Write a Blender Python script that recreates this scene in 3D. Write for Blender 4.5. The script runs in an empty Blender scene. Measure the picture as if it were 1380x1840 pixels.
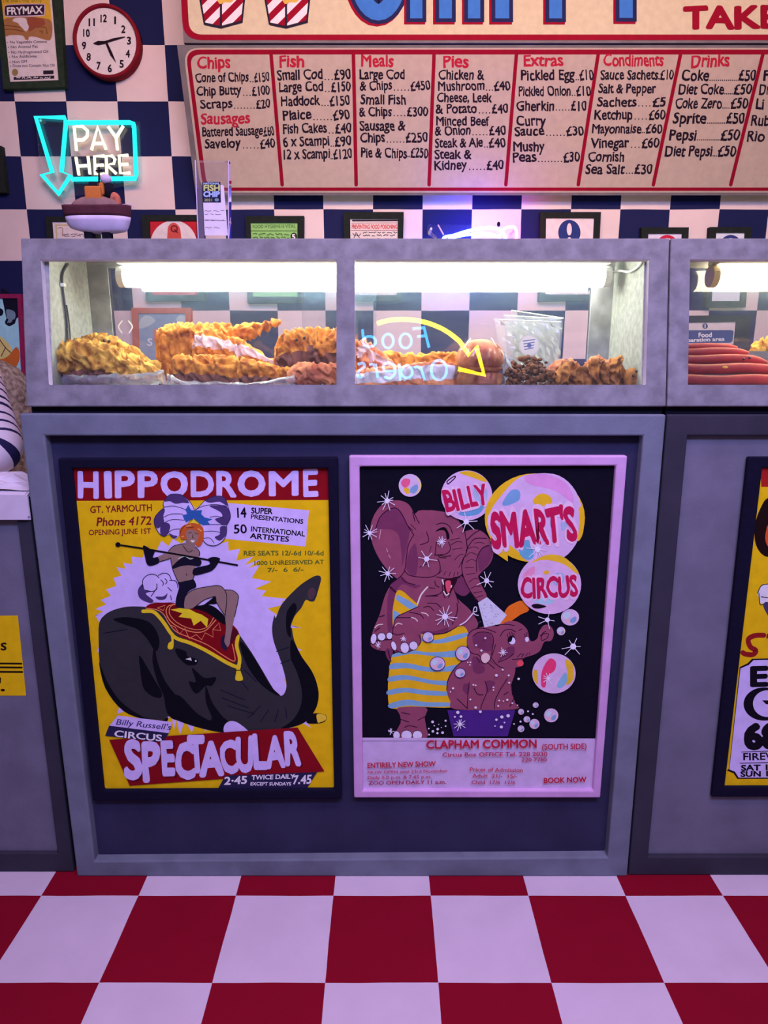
import bpy, bmesh, math, random
from mathutils import Vector, Matrix, noise
R = math.radians
SC = bpy.context.scene
COL = SC.collection
rng = random.Random(7)

# ------------------------------------------------------------------ camera
F, CX, CY = 1235.0, 690.0, 920.0
PITCH = R(12.99)
CAM = Vector((0, 0, 1.36))
FWD = Vector((0, math.cos(PITCH), -math.sin(PITCH)))
UP = Vector((0, math.sin(PITCH), math.cos(PITCH)))
cd = bpy.data.cameras.new('camera')
cd.sensor_fit = 'VERTICAL'
cd.sensor_height = 36.0
cd.lens = 36.0 * F / 1840.0
cd.clip_start = 0.02
cam = bpy.data.objects.new('camera', cd)
COL.objects.link(cam)
cam.location = CAM
cam.rotation_euler = (R(90) - PITCH, 0, 0)
SC.camera = cam

# ------------------------------------------------------------------ world, exposure, room lights
SC.view_settings.view_transform = 'Standard'
SC.view_settings.look = 'None'
SC.view_settings.gamma = 1.0
SC.view_settings.use_curve_mapping = False
SC.view_settings.exposure = 0.0
w = bpy.data.worlds.new('room_ambience')
SC.world = w
w.use_nodes = True
w.node_tree.nodes['Background'].inputs[0].default_value = (0.42, 0.30, 0.52, 1)
w.node_tree.nodes['Background'].inputs[1].default_value = 0.10


def area(name, loc, target, size, sizey, power, colour, spread=180):
    l = bpy.data.lights.new(name, 'AREA')
    l.shape = 'RECTANGLE'
    l.size, l.size_y, l.energy, l.color = size, sizey, power, colour
    l.spread = R(spread)
    o = bpy.data.objects.new(name, l)
    COL.objects.link(o)
    o.location = loc
    o.rotation_euler = (Vector(target) - Vector(loc)).to_track_quat('-Z', 'Y').to_euler()
    return o


area('violet_ceiling_light_facing_counter', (0.35, -0.35, 2.95), (0.15, 1.57, 0.75), 2.2, 0.5, 49, (0.385, 0.40, 0.97), 130)
area('ceiling_light_over_customers', (0.2, 0.5, 2.98), (0.2, 0.7, 0.0), 2.4, 0.4, 14, (1.0, 0.55, 0.72), 110)
area('ceiling_light_on_menu', (0.3, 1.1, 2.98), (0.3, 3.0, 2.1), 2.8, 0.3, 27, (1.0, 0.56, 0.36), 120)


# ------------------------------------------------------------------ pixel geometry
def ray(u, v):
    return FWD + Vector((1, 0, 0)) * ((u - CX) / F) + UP * ((CY - v) / F)


class Plane:
    def __init__(s, p0, n):
        s.p0, s.n = Vector(p0), Vector(n).normalized()

    def pt(s, u, v, off=0.0):
        d = ray(u, v)
        t = (s.p0 + s.n * off - CAM).dot(s.n) / d.dot(s.n)
        return CAM + d * t


def PY(u, v, y):
    return Plane((0, y, 0), (0, -1, 0)).pt(u, v)


def PZ(u, v, z):
    return Plane((0, 0, z), (0, 0, 1)).pt(u, v)


# ------------------------------------------------------------------ materials
def lin(c):
    return tuple(((x / 255) / 12.92 if x / 255 <= 0.04045 else ((x / 255 + 0.055) / 1.055) ** 2.4) for x in c)


L_FRONT = (0.66, 0.50, 1.00)
L_WALL = (0.95, 0.60, 0.60)


def under(rgb, light):
    """Base colour of a surface that looks rgb (sRGB) under the given light colour."""
    return tuple(min(0.93, max(0.003, a / b)) for a, b in zip(lin(rgb), light))


_m = {}


def mat(name, col, rough=0.9, var=0.10, scale=60.0, bump=0.15, bscale=500.0, metallic=0.0, spec=0.15, col2=None):
    if name in _m:
        return _m[name]
    m = bpy.data.materials.new(name)
    m.use_nodes = True
    nt = m.node_tree
    b = nt.nodes['Principled BSDF']
    b.inputs['Roughness'].default_value = rough
    b.inputs['Metallic'].default_value = metallic
    b.inputs['Specular IOR Level'].default_value = spec
    tc = nt.nodes.new('ShaderNodeTexCoord')
    if var > 0 or col2:
        n = nt.nodes.new('ShaderNodeTexNoise')
        n.inputs['Scale'].default_value = scale
        n.inputs['Detail'].default_value = 4
        nt.links.new(tc.outputs['Object'], n.inputs['Vector'])
        r = nt.nodes.new('ShaderNodeValToRGB')
        a = tuple(c * (1 - var) for c in col)
        z = col2 if col2 else tuple(min(1, c * (1 + var)) for c in col)
        r.color_ramp.elements[0].position, r.color_ramp.elements[1].position = 0.35, 0.65
        r.color_ramp.elements[0].color = (*a, 1)
        r.color_ramp.elements[1].color = (*z, 1)
        nt.links.new(n.outputs['Fac'], r.inputs['Fac'])
        nt.links.new(r.outputs['Color'], b.inputs['Base Color'])
    else:
        b.inputs['Base Color'].default_value = (*col, 1)
    if bump > 0:
        n2 = nt.nodes.new('ShaderNodeTexNoise')
        n2.inputs['Scale'].default_value = bscale
        n2.inputs['Detail'].default_value = 3
        nt.links.new(tc.outputs['Object'], n2.inputs['Vector'])
        bp = nt.nodes.new('ShaderNodeBump')
        bp.inputs['Strength'].default_value = bump
        bp.inputs['Distance'].default_value = 0.002
        nt.links.new(n2.outputs['Fac'], bp.inputs['Height'])
        nt.links.new(bp.outputs['Normal'], b.inputs['Normal'])
    _m[name] = m
    return m


def glow(name, col, strength):
    if name in _m:
        return _m[name]
    m = bpy.data.materials.new(name)
    m.use_nodes = True
    nt = m.node_tree
    nt.nodes.clear()
    e = nt.nodes.new('ShaderNodeEmission')
    e.inputs[0].default_value = (*col, 1)
    e.inputs[1].default_value = strength
    o = nt.nodes.new('ShaderNodeOutputMaterial')
    nt.links.new(e.outputs[0], o.inputs[0])
    _m[name] = m
    return m


def glass(name, tint=(1, 1, 1), haze=0.0, hazecol=(0.8, 0.85, 0.9), ior=1.5, rough=0.0, streak=False):
    """Thin clear sheet: see-through, mirror reflection by Fresnel, a little dust that scatters light."""
    if name in _m:
        return _m[name]
    m = bpy.data.materials.new(name)
    m.use_nodes = True
    nt = m.node_tree
    nt.nodes.clear()
    t = nt.nodes.new('ShaderNodeBsdfTransparent')
    t.inputs[0].default_value = (*tint, 1)
    g = nt.nodes.new('ShaderNodeBsdfGlossy')
    g.inputs['Roughness'].default_value = rough
    fr = nt.nodes.new('ShaderNodeFresnel')
    fr.inputs[0].default_value = ior
    mx = nt.nodes.new('ShaderNodeMixShader')
    nt.links.new(fr.outputs[0], mx.inputs[0])
    nt.links.new(t.outputs[0], mx.inputs[1])
    nt.links.new(g.outputs[0], mx.inputs[2])
    out = mx
    if haze > 0:
        d = nt.nodes.new('ShaderNodeBsdfDiffuse')
        d.inputs[0].default_value = (*hazecol, 1)
        tr = nt.nodes.new('ShaderNodeBsdfTranslucent')
        tr.inputs[0].default_value = (*hazecol, 1)
        m1 = nt.nodes.new('ShaderNodeMixShader')
        nt.links.new(d.outputs[0], m1.inputs[1])
        nt.links.new(tr.outputs[0], m1.inputs[2])
        m2 = nt.nodes.new('ShaderNodeMixShader')
        m2.inputs[0].default_value = haze
        if streak:
            tc = nt.nodes.new('ShaderNodeTexCoord')
            mp = nt.nodes.new('ShaderNodeMapping')
            mp.inputs['Scale'].default_value = (5, 5, 40)
            n = nt.nodes.new('ShaderNodeTexNoise')
            n.inputs['Scale'].default_value = 1.0
            n.inputs['Detail'].default_value = 3
            rr = nt.nodes.new('ShaderNodeMapRange')
            rr.inputs['From Min'].default_value = 0.3
            rr.inputs['From Max'].default_value = 0.75
            rr.inputs['To Min'].default_value = haze * 0.7
            rr.inputs['To Max'].default_value = haze * 1.4
            nt.links.new(tc.outputs['Object'], mp.inputs[0])
            nt.links.new(mp.outputs[0], n.inputs['Vector'])
            nt.links.new(n.outputs['Fac'], rr.inputs[0])
            nt.links.new(rr.outputs[0], m2.inputs[0])
        nt.links.new(mx.outputs[0], m2.inputs[1])
        nt.links.new(m1.outputs[0], m2.inputs[2])
        out = m2
    o = nt.nodes.new('ShaderNodeOutputMaterial')
    nt.links.new(out.outputs[0], o.inputs[0])
    _m[name] = m
    return m


def batter(name, dark, light, scale=28.0, rough=0.75, spec=0.3):
    """Golden crinkled felt batter: dark and pale tones mixed by noise."""
    return mat(name, dark, rough=rough, var=0.12, scale=scale, bump=0.5, bscale=90.0, spec=spec, col2=light)


# ------------------------------------------------------------------ object helpers
_loc = {}


def thing(name, label, cat, loc=(0, 0, 0), group=None):
    o = bpy.data.objects.new(name, None)
    o.empty_display_size = 0.05
    COL.objects.link(o)
    o.location = loc
    _loc[o.name] = Vector(loc)
    o['label'], o['category'] = label, cat
    if group:
        o['group'] = group
    return o


def tag(o, label, cat, group=None, kind=None):
    o['label'], o['category'] = label, cat
    if group:
        o['group'] = group
    if kind:
        o['kind'] = kind
    return o


def mesh(name, verts, faces, mats, parent=None, idx=None, smooth=False):
    """One linked mesh object; verts in world coordinates, moved into the parent's frame."""
    base = _loc[parent.name] if parent else None
    if parent is None:      # origin at its own base centre
        xs = [v[0] for v in verts]; ys = [v[1] for v in verts]; zs = [v[2] for v in verts]
        base = Vector(((min(xs) + max(xs)) / 2, (min(ys) + max(ys)) / 2, min(zs)))
    me = bpy.data.meshes.new(name)
    me.from_pydata([Vector(v) - base for v in verts], [], faces)
    if not isinstance(mats, (list, tuple)):
        mats = [mats]
    for m in mats:
        me.materials.append(m)
    if idx:
        me.polygons.foreach_set('material_index', idx)
    if smooth:
        me.polygons.foreach_set('use_smooth', [True] * len(me.polygons))
    me.update()
    o = bpy.data.objects.new(name, me)
    COL.objects.link(o)
    if parent:
        o.parent = parent
        _loc[o.name] = base
    else:
        o.location = base
        _loc[o.name] = base
    return o


class MB:
    """Collects shapes into one mesh."""

    def __init__(s):
        s.v, s.f, s.i, s.mats = [], [], [], []

    def slot(s, m):
        if m not in s.mats:
            s.mats.append(m)
        return s.mats.index(m)

    def add(s, vs, fs, m):
        k = len(s.v)
        s.v += [Vector(v) for v in vs]
        j = s.slot(m)
        for f in fs:
            s.f.append([a + k for a in f])
            s.i.append(j)
        return s

    def box(s, a, b, m, bev=0.0):
        a, b = Vector(a), Vector(b)
        lo = Vector([min(a[i], b[i]) for i in range(3)])
        hi = Vector([max(a[i], b[i]) for i in range(3)])
        if bev <= 0:
            vs = [(x, y, z) for x in (lo.x, hi.x) for y in (lo.y, hi.y) for z in (lo.z, hi.z)]
            fs = [(0, 1, 3, 2), (4, 6, 7, 5), (0, 4, 5, 1), (2, 3, 7, 6), (0, 2, 6, 4), (1, 5, 7, 3)]
            return s.add(vs, fs, m)
        bm = bmesh.new()
        bmesh.ops.create_cube(bm, size=1)
        for v in bm.verts:
            v.co = Vector([lo[i] + (v.co[i] + 0.5) * (hi[i] - lo[i]) for i in range(3)])
        bmesh.ops.bevel(bm, geom=bm.edges[:], offset=bev, segments=2, affect='EDGES', profile=0.5)
        bm.verts.index_update()
        vs = [v.co.copy() for v in bm.verts]
        fs = [[v.index for v in f.verts] for f in bm.faces]
        bm.free()
        return s.add(vs, fs, m)

    def prism(s, front, back, m):
        """Solid between two matching loops."""
        n = len(front)
        fs = [list(range(n)), list(range(2 * n - 1, n - 1, -1))]
        fs += [(i, n + i, n + (i + 1) % n, (i + 1) % n) for i in range(n)]
        return s.add(list(front) + list(back), fs, m)

    def ring(s, outer, inner, outer_b, inner_b, m):
        """Frame-like solid: outer and inner loops, front and back."""
        n = len(outer)
        vs = list(outer) + list(inner) + list(outer_b) + list(inner_b)
        fs = []
        for i in range(n):
            j = (i + 1) % n
            fs += [(i, j, n + j, n + i), (2 * n + j, 2 * n + i, 3 * n + i, 3 * n + j),
                   (j, i, 2 * n + i, 2 * n + j), (n + i, n + j, 3 * n + j, 3 * n + i)]
        return s.add(vs, fs, m)

    def tube(s, pts, r, m, n=8, closed=False, caps=True):
        pts = [Vector(p) for p in pts]
        k = len(pts)
        rr = r if isinstance(r, (list, tuple)) else [r] * k
        vs, fs = [], []
        prev = None
        for i in range(k):
            if closed:
                t = pts[(i + 1) % k] - pts[i - 1]
            else:
                t = pts[min(i + 1, k - 1)] - pts[max(i - 1, 0)]
            if t.length < 1e-9:
                t = Vector((0, 0, 1))
            t.normalize()
            if prev is None:
                a = Vector((0, 0, 1)) if abs(t.z) < 0.9 else Vector((1, 0, 0))
                x = t.cross(a).normalized()
            else:
                x = (prev - t * prev.dot(t))
                x = x.normalized() if x.length > 1e-6 else t.orthogonal().normalized()
            prev = x
            y = t.cross(x)
            for j in range(n):
                an = 2 * math.pi * j / n
                vs.append(pts[i] + (x * math.cos(an) + y * math.sin(an)) * rr[i])
        for i in range(k if closed else k - 1):
            i2 = (i + 1) % k
            for j in range(n):
                fs.append((i * n + j, i * n + (j + 1) % n, i2 * n + (j + 1) % n, i2 * n + j))
        if caps and not closed:
            fs.append(list(range(n - 1, -1, -1)))
            fs.append([(k - 1) * n + j for j in range(n)])
        return s.add(vs, fs, m)

    def lathe(s, prof, c, m, n=32, axis='Z'):
        c = Vector(c)
        vs, fs = [], []
        for (r, h) in prof:
            for j in range(n):
                a = 2 * math.pi * j / n
                if axis == 'Z':
                    vs.append(c + Vector((r * math.cos(a), r * math.sin(a), h)))
                else:   # axis towards the viewer (-Y)
                    vs.append(c + Vector((r * math.cos(a), -h, r * math.sin(a))))
        for i in range(len(prof) - 1):
            for j in range(n):
                q = (i * n + j, i * n + (j + 1) % n, (i + 1) * n + (j + 1) % n, (i + 1) * n + j)
                fs.append(q)
        return s.add(vs, fs, m)

    def ball(s, c, r, m, n=12, k=8, squash=(1, 1, 1)):
        c = Vector(c)
        prof = [(math.sin(math.pi * i / k), -math.cos(math.pi * i / k)) for i in range(k + 1)]
        vs, fs = [], []
        for (a, h) in prof:
            for j in range(n):
                t = 2 * math.pi * j / n
                vs.append(c + Vector((a * math.cos(t) * r * squash[0], a * math.sin(t) * r * squash[1], h * r * squash[2])))
        for i in range(k):
            for j in range(n):
                fs.append((i * n + j, i * n + (j + 1) % n, (i + 1) * n + (j + 1) % n, (i + 1) * n + j))
        return s.add(vs, fs, m)

    def build(s, name, parent=None, smooth=False):
        return mesh(name, s.v, s.f, s.mats, parent, s.i, smooth)


def bevel_mod(o, w=0.003, seg=2):
    b = o.modifiers.new('softened edges', 'BEVEL')
    b.width, b.segments, b.limit_method, b.angle_limit = w, seg, 'ANGLE', R(40)
    return o


def sm(pts, k=5, closed=True):
    """Smooth curve through 2D or 3D points (Catmull-Rom)."""
    n = len(pts)
    out = []
    rngi = range(n) if closed else range(n - 1)
    for i in rngi:
        p0 = pts[(i - 1) % n] if closed or i > 0 else pts[i]
        p1, p2 = pts[i], pts[(i + 1) % n]
        p3 = pts[(i + 2) % n] if closed or i + 2 < n else p2
        for j in range(k):
            t = j / k
            out.append(tuple(0.5 * ((2 * b) + (-a + c) * t + (2 * a - 5 * b + 4 * c - d) * t * t + (-a + 3 * b - 3 * c + d) * t ** 3)
                             for a, b, c, d in zip(p0, p1, p2, p3)))
    if not closed:
        out.append(tuple(pts[-1]))
    return out


def Zm(x0, y0, s):
    return lambda pts: [(x0 + a * s, y0 + b * s) for a, b in pts]


# ------------------------------------------------------------------ painted pictures and lettering
_txt = {}


def text_geo(s, bold):
    k = (s, bold)
    if k not in _txt:
        cu = bpy.data.curves.new('lettering', 'FONT')
        cu.body, cu.size, cu.offset, cu.resolution_u = s, 1.0, bold, 3
        ob = bpy.data.objects.new('lettering', cu)
        me = bpy.data.meshes.new_from_object(ob)
        _txt[k] = ([v.co.copy() for v in me.vertices], [list(p.vertices) for p in me.polygons])
        bpy.data.objects.remove(ob)
        bpy.data.curves.remove(cu)
        bpy.data.meshes.remove(me)
    return _txt[k]


class Art:
    """Paint laid on a board: every patch of colour is a thin layer of one mesh."""

    def __init__(s, plane, light, base=0.0006, step=0.00003, prefix='paint'):
        s.pl, s.light, s.off, s.step = plane, light, base, step
        s.mb = MB()
        s.prefix = prefix

    def m(s, col):
        if not isinstance(col, tuple):
            return col
        return mat('%s %d %d %d' % (s.prefix, *col), under(col, s.light), rough=0.85, var=0.05, scale=40, bump=0.08, spec=0.1)

    def _p(s, pts):
        return [s.pl.pt(u, v, s.off) for u, v in pts]

    def up(s):
        s.off += s.step

    def poly(s, pts, col):
        s.up()
        s.mb.add(s._p(pts), [list(range(len(pts)))], s.m(col))

    def blob(s, pts, col, k=4):
        s.poly(sm(pts, k), col)

    def oval(s, c, rx, ry, col, rot=0.0, n=40):
        s.poly([(c[0] + rx * math.cos(t) * math.cos(rot) - ry * math.sin(t) * math.sin(rot),
                 c[1] + rx * math.cos(t) * math.sin(rot) + ry * math.sin(t) * math.cos(rot))
                for t in [2 * math.pi * i / n for i in range(n)]], col)

    def stroke(s, pts, wd, col, smooth=True, closed=False, taper=0.0, lift=True):
        if lift:
            s.up()
        p = [tuple(q) for q in pts]
        if smooth and len(p) > 2:
            p = sm(p, 5, closed)
        n = len(p)
        vs, fs = [], []
        for i in range(n):
            a = p[(i - 1) % n] if closed or i > 0 else p[i]
            b = p[(i + 1) % n] if closed or i < n - 1 else p[i]
            dx, dy = b[0] - a[0], b[1] - a[1]
            l = math.hypot(dx, dy) or 1
            nx, ny = -dy / l, dx / l
            t = i / max(1, n - 1)
            h = wd / 2 * (1 - taper * abs(2 * t - 1) ** 1.5)
            vs += [(p[i][0] + nx * h, p[i][1] + ny * h), (p[i][0] - nx * h, p[i][1] - ny * h)]
        for i in range(n if closed else n - 1):
            j = (i + 1) % n
            fs.append((2 * i, 2 * j, 2 * j + 1, 2 * i + 1))
        if not closed:
            for e, (c, sgn) in enumerate(((p[0], 1), (p[-1], -1))):
                h = wd / 2 * (1 - taper)
                if h < 0.2:
                    continue
                q = p[1] if e == 0 else p[-2]
                an = math.atan2(c[1] - q[1], c[0] - q[0])
                k = len(vs)
                vs += [(c[0] + h * math.cos(an + t), c[1] + h * math.sin(an + t)) for t in [(-math.pi / 2) + math.pi * i / 6 for i in range(7)]]
                fs.append(list(range(k, k + 7)))
        s.mb.add([s.pl.pt(u, v, s.off + s.step * 0.3) for u, v in vs], fs, s.m(col))

    def lines(s, many, wd, col, **k):
        s.up()
        for q in many:
            s.stroke(q, wd, col, lift=False, **k)

    def text(s, body, bl, br, h, col, bold=0.0, h2=None, shear=0.0, wob=0.02, lift=True, ups=None, xh=0.0):
        """Lettering from the lower left point bl to br; h, h2: capital height at either end."""
        if lift:
            s.up()
        vs0, fs0 = text_geo(body, 0.0)
        if not vs0:
            return
        nb = 0 if bold <= 0 else (4 if bold < 0.02 else 10)
        sh_ = [(0, 0)] + [(bold * math.cos(2 * math.pi * (i + .5) / nb), bold * math.sin(2 * math.pi * (i + .5) / nb)) for i in range(nb)]
        vs = [Vector((v.x + a, v.y + b, 0)) for a, b in sh_ for v in vs0]
        fs = [[i + k * len(vs0) for i in f_] for k in range(len(sh_)) for f_ in fs0]
        x0, x1 = min(v.x for v in vs), max(v.x for v in vs)
        cap = 0.70
        h2 = h if h2 is None else h2
        bx, by = br[0] - bl[0], br[1] - bl[1]
        l = math.hypot(bx, by)
        up = ups or (by / l, -bx / l)
        sd = (len(body) * 7 + int(bl[0])) % 17
        out = []
        for v in vs:
            a = (v.x - x0) / max(1e-6, x1 - x0)
            y = v.y if v.y <= 0 or xh == 0 else (v.y * (1 + xh) if v.y < .46 else .46 * (1 + xh) + (v.y - .46) * (.70 - .46 * (1 + xh)) / .24)
            b = y / cap
            hh = h + (h2 - h) * a
            jx = wob * h * math.sin(9.0 * v.y + sd + 3 * v.x)
            jy = wob * h * math.sin(4.7 * v.x + sd)
            out.append((bl[0] + bx * a + up[0] * b * hh + shear * b * hh + jx, bl[1] + by * a + up[1] * b * hh + jy))
        n0 = len(vs0)
        s.mb.add([s.pl.pt(u, v, s.off + s.step * 0.1 + 2.4e-6 * (i // n0)) for i, (u, v) in enumerate(out)], fs, s.m(col))

    def star(s, c, r, col, n=8, wd=2.2, seed=0, core=0.28):
        q = random.Random(seed + int(c[0] * 13 + c[1]))
        s.up()
        for i in range(n):
            a = 2 * math.pi * (i + q.uniform(-.25, .25)) / n
            rr = r * q.uniform(.65, 1.15)
            s.stroke([c, (c[0] + rr * math.cos(a), c[1] + rr * math.sin(a))], wd, col, smooth=False, lift=False, taper=0.3)
        s.oval(c, r * core, r * core, col, n=10)

    def build(s, name, parent=None):
        return s.mb.build(name, parent)


def spans(plane, pts, off=0.0):
    return [plane.pt(u, v, off) for u, v in pts]


def clip(poly, win):
    """Part of a polygon inside a convex window (both in pixels)."""
    out = list(poly)
    ar = sum(win[i][0] * win[(i + 1) % len(win)][1] - win[(i + 1) % len(win)][0] * win[i][1] for i in range(len(win)))
    sg = 1 if ar > 0 else -1
    for i in range(len(win)):
        a, b = win[i], win[(i + 1) % len(win)]
        f = lambda p: sg * ((b[0] - a[0]) * (p[1] - a[1]) - (b[1] - a[1]) * (p[0] - a[0]))
        src, out = out, []
        for j in range(len(src)):
            p, q = src[j], src[(j + 1) % len(src)]
            fp, fq = f(p), f(q)
            if fp >= 0:
                out.append(p)
            if fp * fq < 0:
                t = fp / (fp - fq)
                out.append((p[0] + (q[0] - p[0]) * t, p[1] + (q[1] - p[1]) * t))
        if not out:
            return []
    return out

# ------------------------------------------------------------------ the setting
D = 1.5685          # distance of the counter front
WALL_Y = 3.0


def checker(name, a, b, origin, size, axes, wob=0.0012):
    m = bpy.data.materials.new(name)
    m.use_nodes = True
    nt = m.node_tree
    bs = nt.nodes['Principled BSDF']
    bs.inputs['Roughness'].default_value = 0.8
    bs.inputs['Specular IOR Level'].default_value = 0.15
    geo = nt.nodes.new('ShaderNodeNewGeometry')
    sep = nt.nodes.new('ShaderNodeSeparateXYZ')
    nz = nt.nodes.new('ShaderNodeTexNoise')
    nz.inputs['Scale'].default_value = 5.0
    nt.links.new(geo.outputs['Position'], nz.inputs['Vector'])
    dv = nt.nodes.new('ShaderNodeVectorMath')
    dv.operation = 'MULTIPLY_ADD'
    nt.links.new(nz.outputs['Color'], dv.inputs[0])
    dv.inputs[1].default_value = (wob * 4,) * 3
    nt.links.new(geo.outputs['Position'], dv.inputs[2])
    nt.links.new(dv.outputs[0], sep.inputs[0])
    cmb = nt.nodes.new('ShaderNodeCombineXYZ')
    for k, ax in enumerate(axes):
        ma = nt.nodes.new('ShaderNodeMath')
        ma.operation = 'MULTIPLY_ADD'
        ma.inputs[1].default_value = 1.0 / size[k]
        ma.inputs[2].default_value = -origin[k] / size[k] - wob * 2 / size[k] + 40
        nt.links.new(sep.outputs[ax], ma.inputs[0])
        nt.links.new(ma.outputs[0], cmb.inputs[k])
    cmb.inputs[2].default_value = 0.5
    ck = nt.nodes.new('ShaderNodeTexChecker')
    ck.inputs['Scale'].default_value = 1.0
    ck.inputs['Color1'].default_value = (*a, 1)
    ck.inputs['Color2'].default_value = (*b, 1)
    nt.links.new(cmb.outputs[0], ck.inputs['Vector'])
    n2 = nt.nodes.new('ShaderNodeTexNoise')
    n2.inputs['Scale'].default_value = 9.0
    n2.inputs['Detail'].default_value = 8
    nt.links.new(geo.outputs['Position'], n2.inputs['Vector'])
    mr = nt.nodes.new('ShaderNodeMapRange')
    mr.inputs['To Min'].default_value = 0.88
    mr.inputs['To Max'].default_value = 1.10
    nt.links.new(n2.outputs['Fac'], mr.inputs[0])
    mul = nt.nodes.new('ShaderNodeMix')
    mul.data_type = 'RGBA'
    mul.blend_type = 'MULTIPLY'
    mul.inputs[0].default_value = 1.0
    nt.links.new(ck.outputs['Color'], mul.inputs[6])
    nt.links.new(mr.outputs[0], mul.inputs[7])
    nt.links.new(mul.outputs[2], bs.inputs['Base Color'])
    n3 = nt.nodes.new('ShaderNodeTexNoise')
    n3.inputs['Scale'].default_value = 300.0
    nt.links.new(geo.outputs['Position'], n3.inputs['Vector'])
    bp = nt.nodes.new('ShaderNodeBump')
    bp.inputs['Strength'].default_value = 0.12
    bp.inputs['Distance'].default_value = 0.002
    nt.links.new(n3.outputs['Fac'], bp.inputs['Height'])
    nt.links.new(bp.outputs['Normal'], bs.inputs['Normal'])
    return m


M_floor = checker('red and white felt floor', (0.27, 0.001, 0.016), (0.76, 0.64, 0.68), (-0.1303, 1.5016), (0.2507, 0.2511), (0, 1))
M_wall = checker('navy and white checked wall', (0.012, 0.017, 0.085), (0.84, 0.72, 0.70), (-0.0445, 2.1286), (0.2012, 0.1978), (0, 2))

o = mesh('floor', *(lambda m: (m.v, m.f))(MB().box((-3, -1.8, -0.05), (4, 3.1, 0), None)), M_floor)
o['kind'] = 'structure'
o = mesh('wall_back', *(lambda m: (m.v, m.f))(MB().box((-3, WALL_Y, 0), (4, 3.1, 3.3), None)), M_wall)
o['kind'] = 'structure'

# ------------------------------------------------------------------ felt colours of the counters
M_frame = mat('blue grey felt', (0.185, 0.215, 0.255), var=0.10, scale=14, bump=0.3, bscale=220)
M_vit = mat('mottled grey felt of the cabinet', (0.25, 0.255, 0.265), var=0.20, scale=26, bump=0.35, bscale=160)
M_panel = mat('dark slate felt', (0.037, 0.037, 0.078), var=0.10, scale=10, bump=0.25, bscale=220)
M_side = mat('slate felt of the side panels', (0.18, 0.18, 0.22), var=0.10, scale=10, bump=0.25, bscale=220)
M_sideframe = mat('dark grey felt of the side frames', (0.045, 0.043, 0.058), var=0.10, scale=10, bump=0.25, bscale=220)
M_black = mat('black felt', (0.008, 0.008, 0.016), var=0.05, bump=0.1)
M_inner = mat('pale grey felt lining', (0.36, 0.38, 0.345), var=0.14, scale=70, bump=0.4, bscale=200)


def zclamp(v, lo=0.0):
    return Vector((v.x, v.y, max(lo, v.z)))


def counter(name, label, outer, inner, y, recess, depth, mf, mp):
    """Counter front: picture-frame rail around a recessed panel, with the carcass behind."""
    fo = [zclamp(PY(u, v, y)) for u, v in outer]
    fi = [PY(u, v, y) for u, v in inner]
    cx = sum(p.x for p in fo) / 4
    root = thing(name, label, 'counter', (cx, y + depth / 2, 0))
    back = lambda ps, d: [p + Vector((0, d, 0)) for p in ps]
    fr = MB().ring(fo, fi, back(fo, recess), back(fi, recess), mf).build('front_frame', root)
    bevel_mod(fr, 0.004, 2)
    e = 0.012
    cxm = Vector((sum(p.x for p in fi) / 4, 0, sum(p.z for p in fi) / 4))
    pin = [p + Vector(((p.x - cxm.x) * e, 0, (p.z - cxm.z) * e)) for p in fi]
    MB().prism(back(pin, recess - 0.004), back(pin, recess + 0.012), mp).build('front_panel', root)
    xs = min(p.x for p in fo), max(p.x for p in fo)
    ztop = min(fo[0].z, fo[1].z)
    MB().box((xs[0] + 0.003, y + recess + 0.013, 0), (xs[1] - 0.003, y + depth, ztop), mf).build('carcass', root)
    return root, fo


c_mid, fo = counter('serving_counter', 'central grey felt counter carrying two framed circus posters on its dark panel',
                    [(34, 743), (1197, 745), (1127, 1577), (139, 1579)], [(80, 783), (1156, 783), (1092, 1541), (170, 1548)],
                    D, 0.030, 0.42, M_frame, M_panel)
XL, XR = fo[0].x, fo[1].x
counter('serving_counter', 'right-hand slate counter cut by the frame, carrying one yellow framed poster',
        [(1199.5, 745), (2190, 745), (2032, 1573), (1129.5, 1573)], [(1236, 783), (2148, 783), (1997, 1540), (1165, 1540)],
        D + 0.004, 0.018, 0.416, M_sideframe, M_side)
yl = 1.584
a, b = PY(42, 902, yl), PY(133, 1567, yl)
counter('serving_counter', 'low left-hand counter with a yellow notice and white paper on top',
        [(-760, 890), (49, 890), (133, 1567), (-640, 1567)], [(-700, 930), (30, 930), (103, 1533), (-600, 1533)],
        yl, 0.014, 0.28, M_sideframe, M_side)
ZC = fo[0].z          # counter top height
ZL = PY(49, 890, yl).z

# ------------------------------------------------------------------ heated glass cabinets
VP = Plane((0, D, 1.2438), (0, -0.366, 0.0605))
VTOP = 1.610
YB = 1.845            # back of the cabinet
DECK = 1.279
M_glassf = glass('clear front glass', haze=0.012)
M_glassb = glass('back glass with painted glare', haze=0.065, hazecol=(0.42, 0.66, 0.88), streak=True)  # lamp glare and reflection streaks put into the pane as a teal haze
M_rim = mat('cut edge with painted lamp light', (0.80, 0.80, 0.74), var=0.05, bump=0.1)  # tube light on the window edges put into a pale colour
M_white = mat('white painted metal', (0.75, 0.75, 0.73), var=0.0, bump=0, rough=0.5)


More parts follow.
